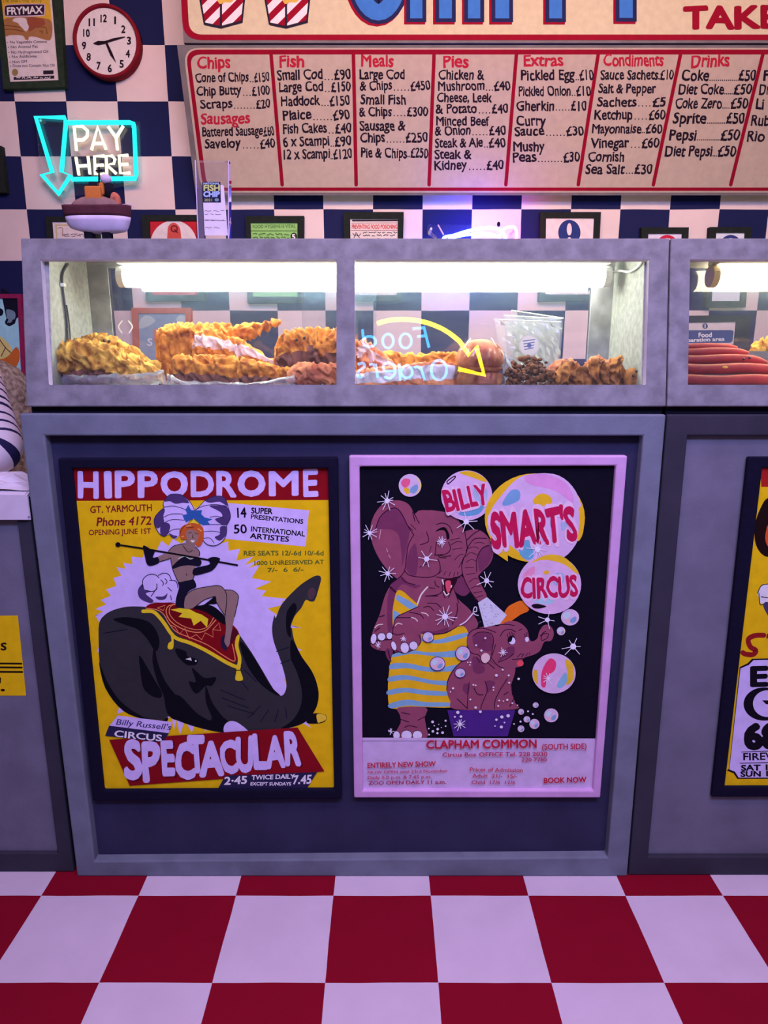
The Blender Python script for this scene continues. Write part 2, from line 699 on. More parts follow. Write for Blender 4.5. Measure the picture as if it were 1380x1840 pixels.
def grid_frame(rows, cols, holes, th, m):
    """Leaning board with window openings; cols[r][c] are pixel columns on pixel row rows[r]."""
    mb = MB()
    nr, nc = len(rows), len(cols[0])
    front = [VP.pt(cols[r][c], rows[r]) for r in range(nr) for c in range(nc)]
    backp = [VP.pt(cols[r][c], rows[r]) - VP.n * th for r in range(nr) for c in range(nc)]
    k = nr * nc
    ok = lambda r, c: 0 <= r < nr - 1 and 0 <= c < nc - 1 and (r, c) not in holes
    fs, rim = [], []
    g = lambda r, c: r * nc + c
    for r in range(nr - 1):
        for c in range(nc - 1):
            if not ok(r, c):
                continue
            q = (g(r, c), g(r, c + 1), g(r + 1, c + 1), g(r + 1, c))
            fs += [q, tuple(k + i for i in reversed(q))]
            for (dr, dc, e) in ((-1, 0, (0, 1)), (0, 1, (1, 2)), (1, 0, (2, 3)), (0, -1, (3, 0))):
                if not ok(r + dr, c + dc):
                    i, j = q[e[0]], q[e[1]]
                    (rim if (r + dr, c + dc) in holes else fs).append((j, i, k + i, k + j))
    mb.add(front + backp, fs, m)
    return mb.add(front + backp, rim, M_rim)


def cabinet(label, rows, cols, holes, xl, xr, inl, inr, panes, back_l, back_r, wall_l=True):
    root = thing('heated_display_cabinet', label, 'display cabinet', ((xl + xr) / 2, 1.7, 1.2175))
    fr = grid_frame(rows, cols, holes, 0.018, M_vit).build('front_frame', root)
    bevel_mod(fr, 0.0025, 2)
    dY = 0.0605 / 0.366
    yf = lambda z: D + (z - 1.2438) * dY + 0.0185
    side = lambda x: [Vector((x, yf(1.2438), 1.2438)), Vector((x, yf(VTOP - 0.004), VTOP - 0.004)),
                      Vector((x, YB + 0.03, VTOP - 0.004)), Vector((x, YB + 0.03, 1.2438))]
    MB().prism(side(xl + 0.002), side(inl), M_inner).build('side_panel', root)
    MB().prism(side(inr), side(xr - 0.002), M_inner).build('side_panel', root)
    MB().box((inl, yf(1.60) - 0.004, 1.592), (inr, YB + 0.03, VTOP - 0.004), M_vit).build('roof', root)
    MB().box((inl, yf(1.26), 1.2438), (inr, YB + 0.03, DECK), M_inner).build('deck', root)
    # back frame: posts and header round the sliding glass
    mb = MB()
    mb.box((inl, YB, DECK), (inl + back_l, YB + 0.022, 1.592), M_vit)
    mb.box((inr - back_r, YB, DECK), (inr, YB + 0.022, 1.592), M_vit)
    mb.box((inl + back_l, YB, 1.572), (inr - back_r, YB + 0.022, 1.592), M_vit)
    mb.build('back_frame', root)
    xm1, xm2 = panes
    MB().box((inl + back_l, YB + 0.006, DECK), (xm2, YB + 0.009, 1.572), M_glassb).build('sliding_glass', root)
    MB().box((xm1, YB + 0.013, DECK), (inr - back_r, YB + 0.016, 1.572), M_glassb).build('sliding_glass', root)
    MB().box((xl + 0.004, D + 0.016, 1.2175), (xr - 0.001, YB, 1.2438), M_black).build('plinth', root)
    for (r, c) in holes:
        p = []
        for (rr, cc, du, dv) in ((r, c, -8, -8), (r, c + 1, 8, -8), (r + 1, c + 1, 8, 8), (r + 1, c, -8, 8)):
            p.append((cols[rr][cc] + du, rows[rr] + dv))
        q1 = [VP.pt(u, v, -0.0185) for u, v in p]
        q2 = [VP.pt(u, v, -0.0215) for u, v in p]
        MB().prism(q1, q2, M_glassf).build('front_glass', root)
    return root


rows = [428, 466, 691.5, 730]
cols = [[37, 71, 604, 637, 1169, 1203.5], [38.5, 73, 604.5, 637, 1166.5, 1202], [46, 88, 604.5, 638, 1160.5, 1197.5], [47, 90, 604.5, 638, 1160, 1196.5]]
xr1 = VP.pt(1200, 580).x
cab1 = cabinet('large grey felt hot cabinet with two lit windows full of battered fish', rows, cols, [(1, 1), (1, 3)],
               VP.pt(42, 580).x, xr1, -0.757, 0.588, (PY(542, 560, YB).x, PY(676, 560, YB).x), 0.052, 0.054)
cols2 = [[1206, 1241, 2170, 2210], [1204.5, 1240, 2167, 2206], [1200, 1236, 2120, 2160], [1199, 1235, 2118, 2157]]
cab2 = cabinet('second hot cabinet at the right edge with warm lamp and red sausages', rows, cols2, [(1, 1)],
               VP.pt(1203, 580).x, VP.pt(2185, 580).x, VP.pt(1222, 580).x, VP.pt(2165, 580).x,
               (PY(1700, 560, YB).x, PY(1760, 560, YB).x), 0.05, 0.05)

# ------------------------------------------------------------------ lamps in the cabinets
M_tube = glow('cool white tube light', (0.98, 1.0, 0.86), 25.0)
M_tubew = glow('warm white tube light', (1.0, 0.84, 0.55), 25.0)


def strip_lamp(label, xa, xb, m, cap, zc=1.546, yc=1.79):
    r = thing('strip_light', label, 'lamp', ((xa + xb) / 2, yc, 1.592))
    MB().box((xa - 0.01, yc - 0.03, 1.572), (xb + 0.01, yc + 0.03, 1.5915), M_white, 0.003).build('housing', r)
    mb = MB().tube([(xa, yc, zc), (xb, yc, zc)], 0.0262, m, n=20)
    mb.build('diffuser_tube', r, True)
    for x in (xa - 0.016, xb):
        MB().tube([(x, yc, zc), (x + 0.016, yc, zc)], 0.0265, cap, n=16).build('end_cap', r)
    return r


M_cap = mat('ivory plastic', (0.55, 0.45, 0.30), var=0, bump=0, rough=0.5)
strip_lamp('long cool white strip light shining across both windows of the large cabinet', -0.640, 0.542, M_tube, M_white)
strip_lamp('warm strip light with a beige end cap in the cabinet at the right edge', 0.822, 1.70, M_tubew, M_cap)

# cables inside the large cabinet
M_cable = mat('grey cable', (0.05, 0.055, 0.06), var=0, bump=0, rough=0.5)
M_cablew = mat('white cable', (0.7, 0.7, 0.68), var=0, bump=0, rough=0.5)
WX = Plane((-0.757, 0, 0), (1, 0, 0))
cb = thing('lamp_cable', 'dark cable clipped down the left inner wall of the large cabinet', 'cable', WX.pt(118, 520))
pts = [WX.pt(u, v, 0.004) for u, v in sm([(122, 474), (113, 490), (112, 512), (116, 545), (120, 580), (122, 630)], 6, False)]
MB().tube(pts, 0.0028, M_cable, n=8).build('cord', cb, True)
pts = [WX.pt(u + 3.5, v, 0.0035) for u, v in sm([(116, 548), (121, 585), (124, 632)], 6, False)]
MB().tube(pts, 0.0018, M_cable, n=8).build('cord', cb, True)
p = WX.pt(113, 512, 0.005)
MB().box(p - Vector((0.004, 0.006, 0.004)), p + Vector((0.005, 0.006, 0.004)), M_white, 0.001).build('clip', cb)
cb = thing('lamp_cable', 'pale cable looping from the lamp to the right inner wall', 'cable', (0.55, 1.79, 1.56))
a = Vector((0.559, 1.79, 1.552))
MB().tube(sm([a, a + Vector((0.015, -0.03, 0.004)), a + Vector((0.020, -0.08, -0.004)), (0.584, 1.66, 1.556), (0.5845, 1.63, 1.574)], 6, False), 0.003, M_cablew, n=8).build('cord', cb, True)

# ------------------------------------------------------------------ shop sign and menu board
L_MENU = (0.86, 0.60, 0.56)
CREAM = (184, 146, 128)
CREAM2 = (198, 164, 134)
RED = (138, 10, 32)
INK = (34, 18, 30)
M_board = mat('grey felt board edge', (0.20, 0.19, 0.20), var=0.12, scale=14, bump=0.2)

tb = R(21.0)
q0 = PY(690, 350, 2.950)
MPn = Vector((0, -math.cos(tb), -math.sin(tb)))
MP = Plane(q0, MPn)


def board(name, root, plane, pts, th, m):
    """Board cut to the pixel outline pts on the given plane, th thick behind it."""
    f = [plane.pt(u, v) for u, v in pts]
    return MB().prism(f, [p - plane.n * th for p in f], m).build(name, root)


def rrect(bl, tl, tr, br, r, n=6):
    """Rounded rectangle through 4 px corners given in order tl,tr,br,bl."""
    cs = [bl, tl, tr, br]
    out = []
    for i in range(4):
        p, c, q = Vector(cs[i - 1]), Vector(cs[i]), Vector(cs[(i + 1) % 4])
        a = c + (p - c).normalized() * r
        b = c + (q - c).normalized() * r
        for j in range(n + 1):
            t = j / n
            out.append(tuple((1 - t) ** 2 * a + 2 * t * (1 - t) * c + t * t * b))
    return out


menu = thing('menu_board', 'cream felt menu board with red columns of chip shop prices', 'menu board', MP.pt(900, 345))
board('board', menu, MP, [(318, 81), (1640, 81), (1520, 351), (352, 351)], 0.018, M_board)
A1 = Art(MP, L_MENU, base=0.0012)
oc = rrect((361, 346), (329, 86), (1622, 86), (1508, 346), 30)
A1.poly(oc, CREAM)
A1.poly(rrect((365, 343), (333, 89), (1617, 89), (1504, 343), 26), RED)
A1.poly(rrect((372, 337), (341, 98), (1608, 98), (1497, 337), 20), CREAM)
for (x0, x1) in ((487, 507), (635, 640), (780, 771), (928, 909), (1075, 1039), (1223, 1174), (1371, 1313), (1520, 1450)):
    A1.stroke([(x0, 97), (x1, 332)], 6.5, RED, smooth=False)
M1, M2, M3 = (300, 0, 560 / 1380), (820, 0, 560 / 1380), (1060, 80, 320 / 1380)
HC = (172, 30, 48)


def row(mm, body, x0, yb, x1, cap, col=INK, dy=0, bold=0.027, sh=0.0):
    x, y, s = mm
    A1.text(body, (x + x0 * s, y + yb * s), (x + x1 * s, y + (yb + dy) * s), cap * s * 1.12, col, bold=bold, shear=sh, wob=0.035, lift=False, xh=0.13)


def split(mm, a, b, x0, xd0, xd1, xp, x1, yb, cap, sh=0.0, dy=0):
    """Name, dot leaders, price."""
    row(mm, a, x0, yb, xd0, cap, dy=dy, sh=sh)
    n = max(2, round((xp - xd0) / 16))
    x, y, s = mm
    for i in range(n):
        t = (i + 0.7) / (n + 0.4)
        A1.oval((x + (xd0 + (xp - xd0) * t) * s, y + (yb - 3) * s), 1.25, 1.25, INK, n=8)
        A1.off -= A1.step
    row(mm, b, xp, yb, x1, cap, dy=dy, sh=sh)


# column headings
for mm, body, x0, y, x1, h, dy in ((M1, 'Chips', 135, 305, 282, 46, -5), (M1, 'Fish', 497, 298, 608, 46, -2), (M1, 'Meals', 861, 295, 1004, 46, 0),
                                   (M1, 'Pies', 1222, 298, 1336, 46, 0), (M2, 'Extras', 297, 292, 474, 44, 0), (M2, 'Condiments', 652, 292, 918, 46, 0),
                                   (M3, 'Drinks', 780, 180, 1082, 85, -14), (M1, 'Sausages', 150, 550, 368, 42, -4)):
    row(mm, body, x0, y, x1, h, HC, dy, 0.03, 0.1 if mm is M3 else 0.0)
S = split
S(M1, 'Cone of Chips', '£150', 126, 362, 0, 388, 455, 365, 36, dy=-6)
S(M1, 'Chip Butty', '£100', 132, 330, 0, 378, 457, 425, 36, dy=-8)
S(M1, 'Scraps', '£20', 148, 290, 0, 396, 459, 482, 34, dy=-6)
S(M1, 'Battered Sausage', '£60', 157, 425, 0, 432, 477, 605, 36, dy=-8)
S(M1, 'Saveloy', '£40', 168, 328, 0, 414, 480, 658, 36, dy=-6)
S(M1, 'Small Cod', '£90', 488, 690, 0, 742, 816, 355, 40, dy=-6)
S(M1, 'Large Cod', '£150', 497, 692, 0, 728, 815, 408, 38, dy=-6)
S(M1, 'Haddock', '£150', 505, 678, 0, 722, 811, 470, 38, dy=-6)
S(M1, 'Plaice', '£90', 514, 640, 0, 738, 811, 533, 38, dy=-8)
S(M1, 'Fish Cakes', '£40', 514, 708, 0, 746, 819, 592, 38, dy=-6)
S(M1, '6 x Scampi', '£90', 514, 720, 0, 745, 819, 650, 38, dy=-8)
S(M1, '12 x Scampi', '£120', 516, 722, 0, 738, 821, 706, 38, dy=-6)
row(M1, 'Large Cod', 853, 350, 1053, 38)
S(M1, '& Chips', '£450', 855, 997, 0, 1080, 1167, 402, 36, dy=-6)
row(M1, 'Small Fish', 857, 462, 1058, 38)
S(M1, '& Chips', '£300', 850, 996, 0, 1063, 1157, 515, 36, dy=-2)
row(M1, 'Sausage &', 853, 578, 1056, 38)
S(M1, 'Chips', '£250', 857, 966, 0, 1058, 1156, 632, 38, dy=-4)
S(M1, 'Pie & Chips', '£250', 860, 1062, 0, 1078, 1156, 696, 38, dy=4)
row((300, 0, 560 / 1380), 'Chicken &', 1203, 352, 1404, 38)
S(M2, 'Mushroom', '£40', -80, 125, 0, 168, 240, 402, 36, dy=-4)
row(M2, 'Cheese, Leek', -85, 452, 158, 36)
S(M2, '& Potato', '£40', -92, 92, 0, 158, 231, 503, 36, dy=-4)
row(M2, 'Minced Beef', -88, 556, 146, 36)
S(M2, '& Onion', '£40', -95, 63, 0, 146, 221, 600, 36, dy=-4)
S(M2, 'Steak & Ale', '£40', -95, 118, 0, 145, 219, 654, 36, dy=-4)
row(M2, 'Steak &', -97, 703, 68, 36)
S(M2, 'Kidney', '£40', -97, 48, 0, 135, 211, 753, 36, dy=-4)
S(M2, 'Pickled Egg', '£10', 287, 524, 0, 547, 609, 356, 40, dy=-4)
S(M2, 'Pickled Onion', '£10', 275, 506, 0, 532, 596, 425, 38, dy=-2)
S(M2, 'Gherkin', '£10', 266, 433, 0, 508, 577, 490, 38, dy=0)
row(M2, 'Curry', 265, 556, 396, 38)
S(M2, 'Sauce', '£30', 258, 390, 0, 488, 565, 602, 36, dy=-4)
row(M2, 'Mushy', 253, 670, 392, 38)
S(M2, 'Peas', '£30', 249, 355, 0, 475, 548, 718, 38, dy=-4)
S(M2, 'Sauce Sachets', '£10', 637, 893, 0, 902, 961, 352, 38, sh=0.06)
row(M2, 'Salt & Pepper', 629, 412, 884, 36, sh=0.06)
S(M2, 'Sachets', '£5', 623, 797, 0, 868, 927, 472, 36, sh=0.06)
S(M2, 'Ketchup', '£60', 611, 780, 0, 852, 925, 530, 38, sh=0.08, dy=-2)
S(M2, 'Mayonnaise', '£60', 601, 818, 0, 838, 911, 590, 36, sh=0.08)
S(M2, 'Vinegar', '£60', 594, 765, 0, 820, 898, 655, 38, sh=0.08, dy=-2)
row(M2, 'Cornish', 582, 715, 742, 38, sh=0.08)
S(M2, 'Sea Salt', '£30', 570, 745, 0, 788, 867, 770, 38, sh=0.08)
S(M3, 'Coke', '£50', 706, 920, 0, 1150, 1282, 280, 74, sh=0.12)
S(M3, 'Diet Coke', '£50', 684, 1035, 0, 1112, 1252, 385, 70, sh=0.12)
S(M3, 'Coke Zero', '£50', 658, 1020, 0, 1088, 1222, 495, 72, sh=0.12)
S(M3, 'Sprite', '£50', 640, 900, 0, 1054, 1195, 612, 74, sh=0.12)
S(M3, 'Pepsi', '£50', 612, 822, 0, 1010, 1157, 742, 74, sh=0.14)
S(M3, 'Diet Pepsi', '£50', 578, 945, 0, 988, 1128, 866, 72, sh=0.14)
for body, x0, x1, y in (('F', 1340, 1392, 278), ('Dr', 1308, 1395, 388), ('Li', 1285, 1345, 500), ('Rub', 1245, 1390, 628), ('Rio', 1213, 1350, 750)):
    row(M3, body, x0, y, x1, 72, sh=0.13)
A1.build('painted_panel', menu)

# upper fascia sign
SY = MP.pt(690, 81).y - 0.010
SP = Plane((0, SY, 0), (0, -1, 0))
sign = thing('shop_sign', 'big cream fascia sign with red border and blue shop name above the menu', 'sign', SP.pt(900, 76))
board('board', sign, SP, [(309, -330), (1690, -330), (1640, 77), (330, 77)], 0.05, M_board)
A1 = Art(SP, L_MENU, base=0.0012)
A1.poly(rrect((329, 72), (309, -324), (1684, -324), (1633, 72), 34), RED)
A1.poly(rrect((340, 62), (322, -314), (1670, -314), (1622, 62), 24), CREAM2)
BL, DK = (60, 100, 164), (34, 32, 68)


def big(polys, wd=9):
    for p in polys:
        A1.stroke(p, 58 + 26, RED)
        A1.off -= A1.step
    A1.up()
    for p in polys:
        A1.stroke(p, 58 + 16, DK)
        A1.off -= A1.step
    A1.up()
    for p in polys:
        A1.stroke(p, 34, BL)
        A1.off -= A1.step
    A1.up()


# letters built from broad strokes with red and navy outlines: C H I P P Y
def block(p):
    for grow, col, dx, dy in ((8, RED, -3, 3), (7, DK, 0, 0), (0, BL, 0, 0)):
        A1.up()
        for (x0, y0, x1, y1) in p:
            A1.poly([(x0 - grow + dx, y0 - grow + dy), (x1 + grow + dx, y0 - grow + dy), (x1 + grow + dx, y1 + grow + dy), (x0 - grow + dx, y1 + grow + dy)], col)
            A1.off -= A1.step


def bow(c, rx, ry, a0, a1, wd):
    pts = [(c[0] + rx * math.cos(R(t)), c[1] + ry * math.sin(R(t))) for t in range(a0, a1 + 1, 10)]
    for grow, col, dx, dy in ((16, RED, -3, 3), (14, DK, 0, 0), (0, BL, 0, 0)):
        A1.stroke([(x + dx, y + dy) for x, y in pts], wd + grow, col, smooth=False)


bow((680, -70), 40, 92, 40, 320, 30)
for (xa, xb) in ((737, 759), (789, 812)):
    block([(xa, -180, xb, 33)])
block([(737, -85, 812, -60)])
block([(841, -180, 863, 33)])
bow((928, -112), 42, 56, -90, 90, 26)
block([(890, -180, 915, 33)])
bow((1022, -112), 42, 56, -90, 90, 26)
block([(987, -180, 1010, 33)])
block([(1113, -80, 1137, 32)])
for sgn in (-1, 1):
    A1.stroke([(1125, -60), (1125 + sgn * 52, -180)], 42, DK, smooth=False)
for sgn in (-1, 1):
    A1.stroke([(1125, -60), (1125 + sgn * 52, -180)], 26, BL, smooth=False)
A1.text('TAKEAWAY', (1227, 51), (1610, 48), 39, RED, bold=0.045)
# two red striped chip boxes
for (bx, w0) in ((397, 0), (514, 1)):
    ol = [(bx - 46, -60), (bx - 28, 42), (bx + 0, 48), (bx + 36, 38), (bx + 46, -60), (bx, -74)]
    A1.poly([(bx - 50, -62), (bx - 31, 44), (bx, 51), (bx + 39, 41), (bx + 50, -62), (bx, -78)], (40, 26, 40))
    A1.poly(ol, (222, 190, 196))
    for half in ([(bx - 46, -60), (bx, -74), (bx, 48), (bx - 28, 42)], [(bx, -74), (bx + 46, -60), (bx + 36, 38), (bx, 48)]):
        A1.up()
        for k in range(-3, 5):
            y0 = 34 * k - 8
            pc = clip([(bx - 50, y0 + 52), (bx + 50, y0 - 48), (bx + 50, y0 - 32), (bx - 50, y0 + 68)], half)
            if len(pc) > 2:
                A1.poly(pc, RED)
                A1.off -= A1.step
    A1.stroke([(bx, 48), (bx, -70)], 4, (40, 26, 40), smooth=False)
    A1.stroke([(bx - 28, 43), (bx, 49), (bx + 37, 39)], 5, (40, 26, 40), smooth=False)
    A1.blob([(bx - 20, -58), (bx - 6, 2), (bx + 8, 4), (bx + 24, -2), (bx + 36, -60), (bx, -80)], (206, 150, 70))
A1.build('painted_panel', sign)

# ------------------------------------------------------------------ wall clock
CP = Plane((0, 2.966, 0), (0, -1, 0))
cc = PY(191.5, 75, 2.966)
ck = thing('wall_clock', 'round red-rimmed wall clock above the neon arrow', 'clock', (cc.x, 3.0, cc.z))
r0 = (PY(252, 75, 2.966).x - PY(131, 75, 2.966).x) / 2
M_red = mat('red felt', (0.24, 0.012, 0.025), var=0.12, scale=20, bump=0.25)
M_face = mat('cream white felt face', (0.82, 0.80, 0.80), var=0.03, bump=0.1)
MB().lathe([(r0 * 0.93, -0.034), (r0 * 0.99, -0.034), (r0, -0.005), (r0 * 0.985, 0.006), (r0 * 0.94, 0.012), (r0 * 0.90, 0.008), (r0 * 0.885, -0.004)],
           cc, M_red, 56, 'Y').build('rim', ck, True)
A1 = Art(Plane((0, cc.y + 0.002, 0), (0, -1, 0)), L_WALL, base=0.0008)
A1.mb.lathe([(r0 * 0.90, -0.002), (0.0001, -0.002)], cc, M_face, 56, 'Y')
s = 480 / 1380
for body, x, y in (('12', 535, 95), ('1', 594, 104), ('2', 637, 151), ('3', 666, 209), ('4', 660, 277), ('5', 628, 329), ('6', 567, 352), ('7', 510, 340), ('8', 458, 294), ('9', 434, 235), ('10', 447, 170), ('11', 474, 115)):
    wd = 17 if len(body) == 2 else (5 if body == '1' else 11)
    A1.text(body, ((x - wd) * s, (y + 19) * s), ((x + wd) * s, (y + 19) * s), 38 * s, (40, 22, 32), bold=0.035, lift=False)
A1.build('clock_face', ck)
A1 = Art(Plane((0, cc.y + 0.002, 0), (0, -1, 0)), L_WALL, base=0.003)
H = (36, 16, 26)
A1.poly([(480 * s, 224 * s), (505 * s, 211 * s), (546 * s, 212 * s), (548 * s, 224 * s), (505 * s, 233 * s)], H)
A1.build('hour_hand', ck)
A1.mb = MB()
A1.poly([(540 * s, 212 * s), (590 * s, 196 * s), (645 * s, 188 * s), (646 * s, 192 * s), (595 * s, 208 * s), (545 * s, 223 * s)], H)
A1.build('minute_hand', ck)
A1.mb = MB()
A1.poly([(543 * s, 222 * s), (555 * s, 220 * s), (580 * s, 272 * s), (601 * s, 326 * s), (570 * s, 286 * s)], H)
A1.build('second_hand', ck)

# ------------------------------------------------------------------ framed notices on the checked wall
M_fr = mat('green black felt frame', (0.018, 0.024, 0.022), var=0.15, bump=0.2)
M_frg = mat('dark green felt frame', (0.026, 0.046, 0.028), var=0.15, bump=0.2)


def notice(name, label, cat, outer, inner, fm, paper, draw, y=2.972, group=None):
    pl = Plane((0, y, 0), (0, -1, 0))
    ps = [pl.pt(u, v) for u, v in outer]
    c = sum(ps, Vector()) / len(ps)
    rt = thing(name, label, cat, (c.x, WALL_Y, min(p.z for p in ps)), group)
    pi = [pl.pt(u, v) for u, v in inner]
    bk = lambda q: [Vector((p.x, WALL_Y - 0.001, p.z)) for p in q]
    MB().ring(ps, pi, bk(ps), bk(pi), fm).build('frame', rt)
    A = Art(Plane((0, y + 0.006, 0), (0, -1, 0)), L_WALL, base=0.0)
    A.poly([(u + du, v + dv) for (u, v), (du, dv) in zip(inner, ((-2, -2), (2, -2), (2, 2), (-2, 2)))], paper)
    draw(A)
    A.build('print', rt)
    return rt


PINKW = (228, 180, 180)
K = (44, 30, 40)


def squiggles(A, x0, x1, ys, col, wd=1.3, seed=1):
    q = random.Random(seed)
    for y in ys:
        x = x0
        while x < x1 - 3:
            e = min(x1, x + q.uniform(5, 13))
            pts, t = [], x
            while t < e:
                pts.append((t, y + q.uniform(-wd, wd) * 0.9))
                t += 1.6
            if len(pts) > 1:
                A.stroke(pts, wd, col, smooth=False, lift=False)
            x = e + 3


def d_frymax(A):
    z = Zm(0, 0, 130 / 1380)
    A.poly(z([(-20, -400), (915, -400), (990, 420), (1000, 640), (20, 640), (-20, 300)]), (226, 150, 48))
    A.text('The Smart Way to Fry', *z([(40, 45), (800, 30)]), 9, (140, 110, 30), bold=0.02)
    A.blob(z([(90, 150), (160, 85), (780, 70), (860, 120), (850, 260), (780, 310), (160, 325), (90, 280)]), (214, 160, 176))
    A.blob(z([(95, 160), (165, 100), (780, 85), (840, 130), (835, 250), (775, 285), (165, 300), (100, 270)]), (58, 24, 44))
    A.text('FRYMAX', *z([(135, 282), (815, 250)]), 13, (238, 205, 210), bold=0.03)
    A.blob(z([(40, 400), (250, 330), (520, 320), (850, 350), (980, 410), (1000, 600), (960, 760), (860, 760), (700, 710), (560, 700), (540, 760), (480, 750), (430, 680), (200, 670), (60, 690)]), (172, 100, 62))
    A.blob(z([(540, 330), (800, 350), (860, 430), (840, 480), (700, 520), (560, 600), (540, 480)]), (158, 70, 50))
    A.blob(z([(240, 400), (300, 340), (480, 345), (520, 440), (550, 520), (500, 600), (420, 530), (370, 480), (340, 440)]), PINKW)
    A.lines([z([(700, 520), (860, 520), (900, 640)]), z([(60, 560), (250, 560), (440, 600)]), z([(60, 480), (240, 500), (380, 520)]), z([(760, 600), (800, 590), (800, 640)])], 1.6, (120, 64, 34))
    for k, (t, xa, xb) in enumerate((('No Vegetable Content', 190, 900), ('No Animal Fat', 205, 725), ('No Hydrogenated Oil', 215, 915), ('No Additives', 225, 700), ('Non GM', 235, 515), ('Does not Contain Nut Oil', 245, 1045))):
        y = (830, 922, 1022, 1108, 1208, 1282)[k]
        A.text(t, *z([(xa, y), (xb, y - 14)]), 5, (110, 76, 92), bold=0.02, lift=False)
        A.oval(z([(xa - 45, y - 20)])[0], 1, 1, (110, 76, 92), n=8)
    A.oval(z([(285, 1380)])[0], 5.5, 6.5, (150, 110, 70))
    A.poly(z([(825, 1345), (1020, 1340), (1022, 1410), (825, 1420)]), K)
    A.poly(z([(260, 1470), (1035, 1440), (1035, 1500), (260, 1525)]), K)
    squiggles(A, *[p[0] for p in z([(320, 0), (1010, 0)])], [139.5], PINKW, 1.8, 3)


notice('framed_poster', 'framed cooking fat poster in dark green frame left of the clock', 'poster',
       [(-14, -60), (105, -60), (117, 156), (6, 160)], [(-4, -50), (89, -50), (105, 144), (17, 147)], M_frg, PINKW, d_frymax)
notice('framed_picture', 'black edge of a framed picture by the left border of the photo', 'picture',
       [(-80, 262), (2, 262), (11, 346), (-68, 346)], [(-72, 270), (-10, 270), (-3, 338), (-62, 338)], M_fr, (40, 36, 60), lambda A: None)


def d_cert(A):
    A.poly([(99, 403), (160, 403), (164, 520), (106, 520)], (206, 160, 120))
    A.poly([(102, 406), (157, 406), (161, 516), (109, 516)], PINKW)
    squiggles(A, 114, 156, [421, 424], K, 1.2, 5)
    A.lines([[(104, 410), (112, 410), (112, 424)]], 1.5, (170, 110, 90))


notice('framed_certificate', 'framed cream certificate behind the toy boat', 'certificate',
       [(81, 389), (176, 389), (180, 542), (92, 542)], [(93, 398), (166, 398), (170, 530), (103, 530)], M_fr, PINKW, d_cert)


def d_q(A):
    A.poly([(266, 397), (352, 397), (354, 530), (270, 530)], (196, 34, 44))
    A.oval((312, 440), 42, 44, PINKW)
    A.blob([(300, 470), (301, 420), (303, 406), (312, 400), (321, 406), (325, 420), (327, 470)], (206, 70, 64))
    A.oval((313, 411), 6.5, 6.5, (120, 24, 34), n=20)
    A.oval((313, 411), 4.2, 4.2, (206, 70, 64), n=20)
    A.stroke([(314, 413), (319, 418)], 2.2, (120, 24, 34), smooth=False)


notice('framed_notice', 'red and white notice with a Q, between toy boat and award', 'notice',
       [(254, 386), (366, 386), (368, 541), (262, 541)], [(269, 396.5), (353, 396.5), (355, 530), (273, 530)], M_fr, (196, 34, 44), d_q)


def d_green(A):
    G1 = (80, 100, 50)
    A.text('FOOD HYGIENE IS VITAL', (454, 410), (531, 409), 6, G1, bold=0.02)
    A.stroke([(451, 415), (533, 415)], 1.6, G1, smooth=False)
    squiggles(A, 455, 520, [421, 427, 434, 441], G1, 2, 4)
    A.oval((528, 425), 6, 7, (40, 44, 36), n=20)
    A.text('5', (524.5, 430), (530.5, 430), 9, (240, 235, 220), bold=0.04)


notice('framed_notice', 'green printed notice in a dark frame right of the award', 'notice',
       [(441, 388), (546, 388), (545, 545), (445, 545)], [(450, 400), (534.5, 400), (534, 533), (454, 533)], M_fr, (146, 168, 96), d_green)


def d_poison(A):
    A.stroke([(634, 396.5), (714, 396)], 3, K, smooth=False)
    A.stroke([(632, 401), (714, 400.5)], 1, (120, 24, 34), smooth=False)
    A.text('PREVENTING FOOD POISONING', (632, 411), (714, 411), 7.5, (200, 60, 60), bold=0.04)
    A.stroke([(631, 414), (714, 413.5)], 1, (120, 24, 34), smooth=False)
    squiggles(A, 653, 714, [418, 423, 430, 437, 444], K, 1.5, 8)
    A.lines([[(634, 419), (637, 423), (640, 418), (644, 424), (648, 420)], [(636, 427), (640, 422), (646, 427)]], 1.2, K)


notice('framed_notice', 'white food poisoning notice with red headline in dark frame', 'notice',
       [(617, 381), (725.5, 381), (722, 541), (620, 541)], [(629, 393), (715, 393), (713, 530), (631, 530)], M_fr, (226, 176, 172), d_poison)


def d_mand(A):
    A.oval((1023, 418), 20, 23, (44, 48, 100))
    A.oval((1023, 412), 4.5, 11, PINKW, n=20)
    A.oval((1023, 430), 3.5, 4, PINKW, n=16)
    A.poly([(982, 470), (1064, 470), (1062, 522), (981, 522)], (44, 48, 100))
    A.text('Wash hands', (988, 520), (1054, 520), 8, (235, 220, 220), bold=0.01)


notice('framed_notice', 'notice with large blue exclamation circle in a dark frame', 'notice',
       [(971, 381), (1080, 381), (1072, 541), (968, 541)], [(981, 391.5), (1068, 391.5), (1062, 529), (980, 529)], M_fr, PINKW, d_mand)


def d_c(col, cx):
    def f(A):
        A.oval((cx, 446), 21, 24, col)
        A.oval((cx, 446), 15, 18, PINKW)
    return f


notice('framed_notice', 'notice with the top of a red circle behind the cabinet joint', 'notice',
       [(1153, 408.5), (1238, 408.5), (1231, 552), (1150, 552)], [(1165, 419.5), (1226, 419.5), (1220, 541), (1162, 541)], M_fr, (222, 180, 196), d_c((200, 30, 60), 1199))
notice('framed_notice', 'notice with the top of a blue circle at far right', 'notice',
       [(1276, 408), (1351, 408), (1340, 552), (1268, 552)], [(1287, 418), (1339, 418), (1330, 541), (1279, 541)], M_fr, (222, 190, 200), d_c((50, 50, 104), 1313))


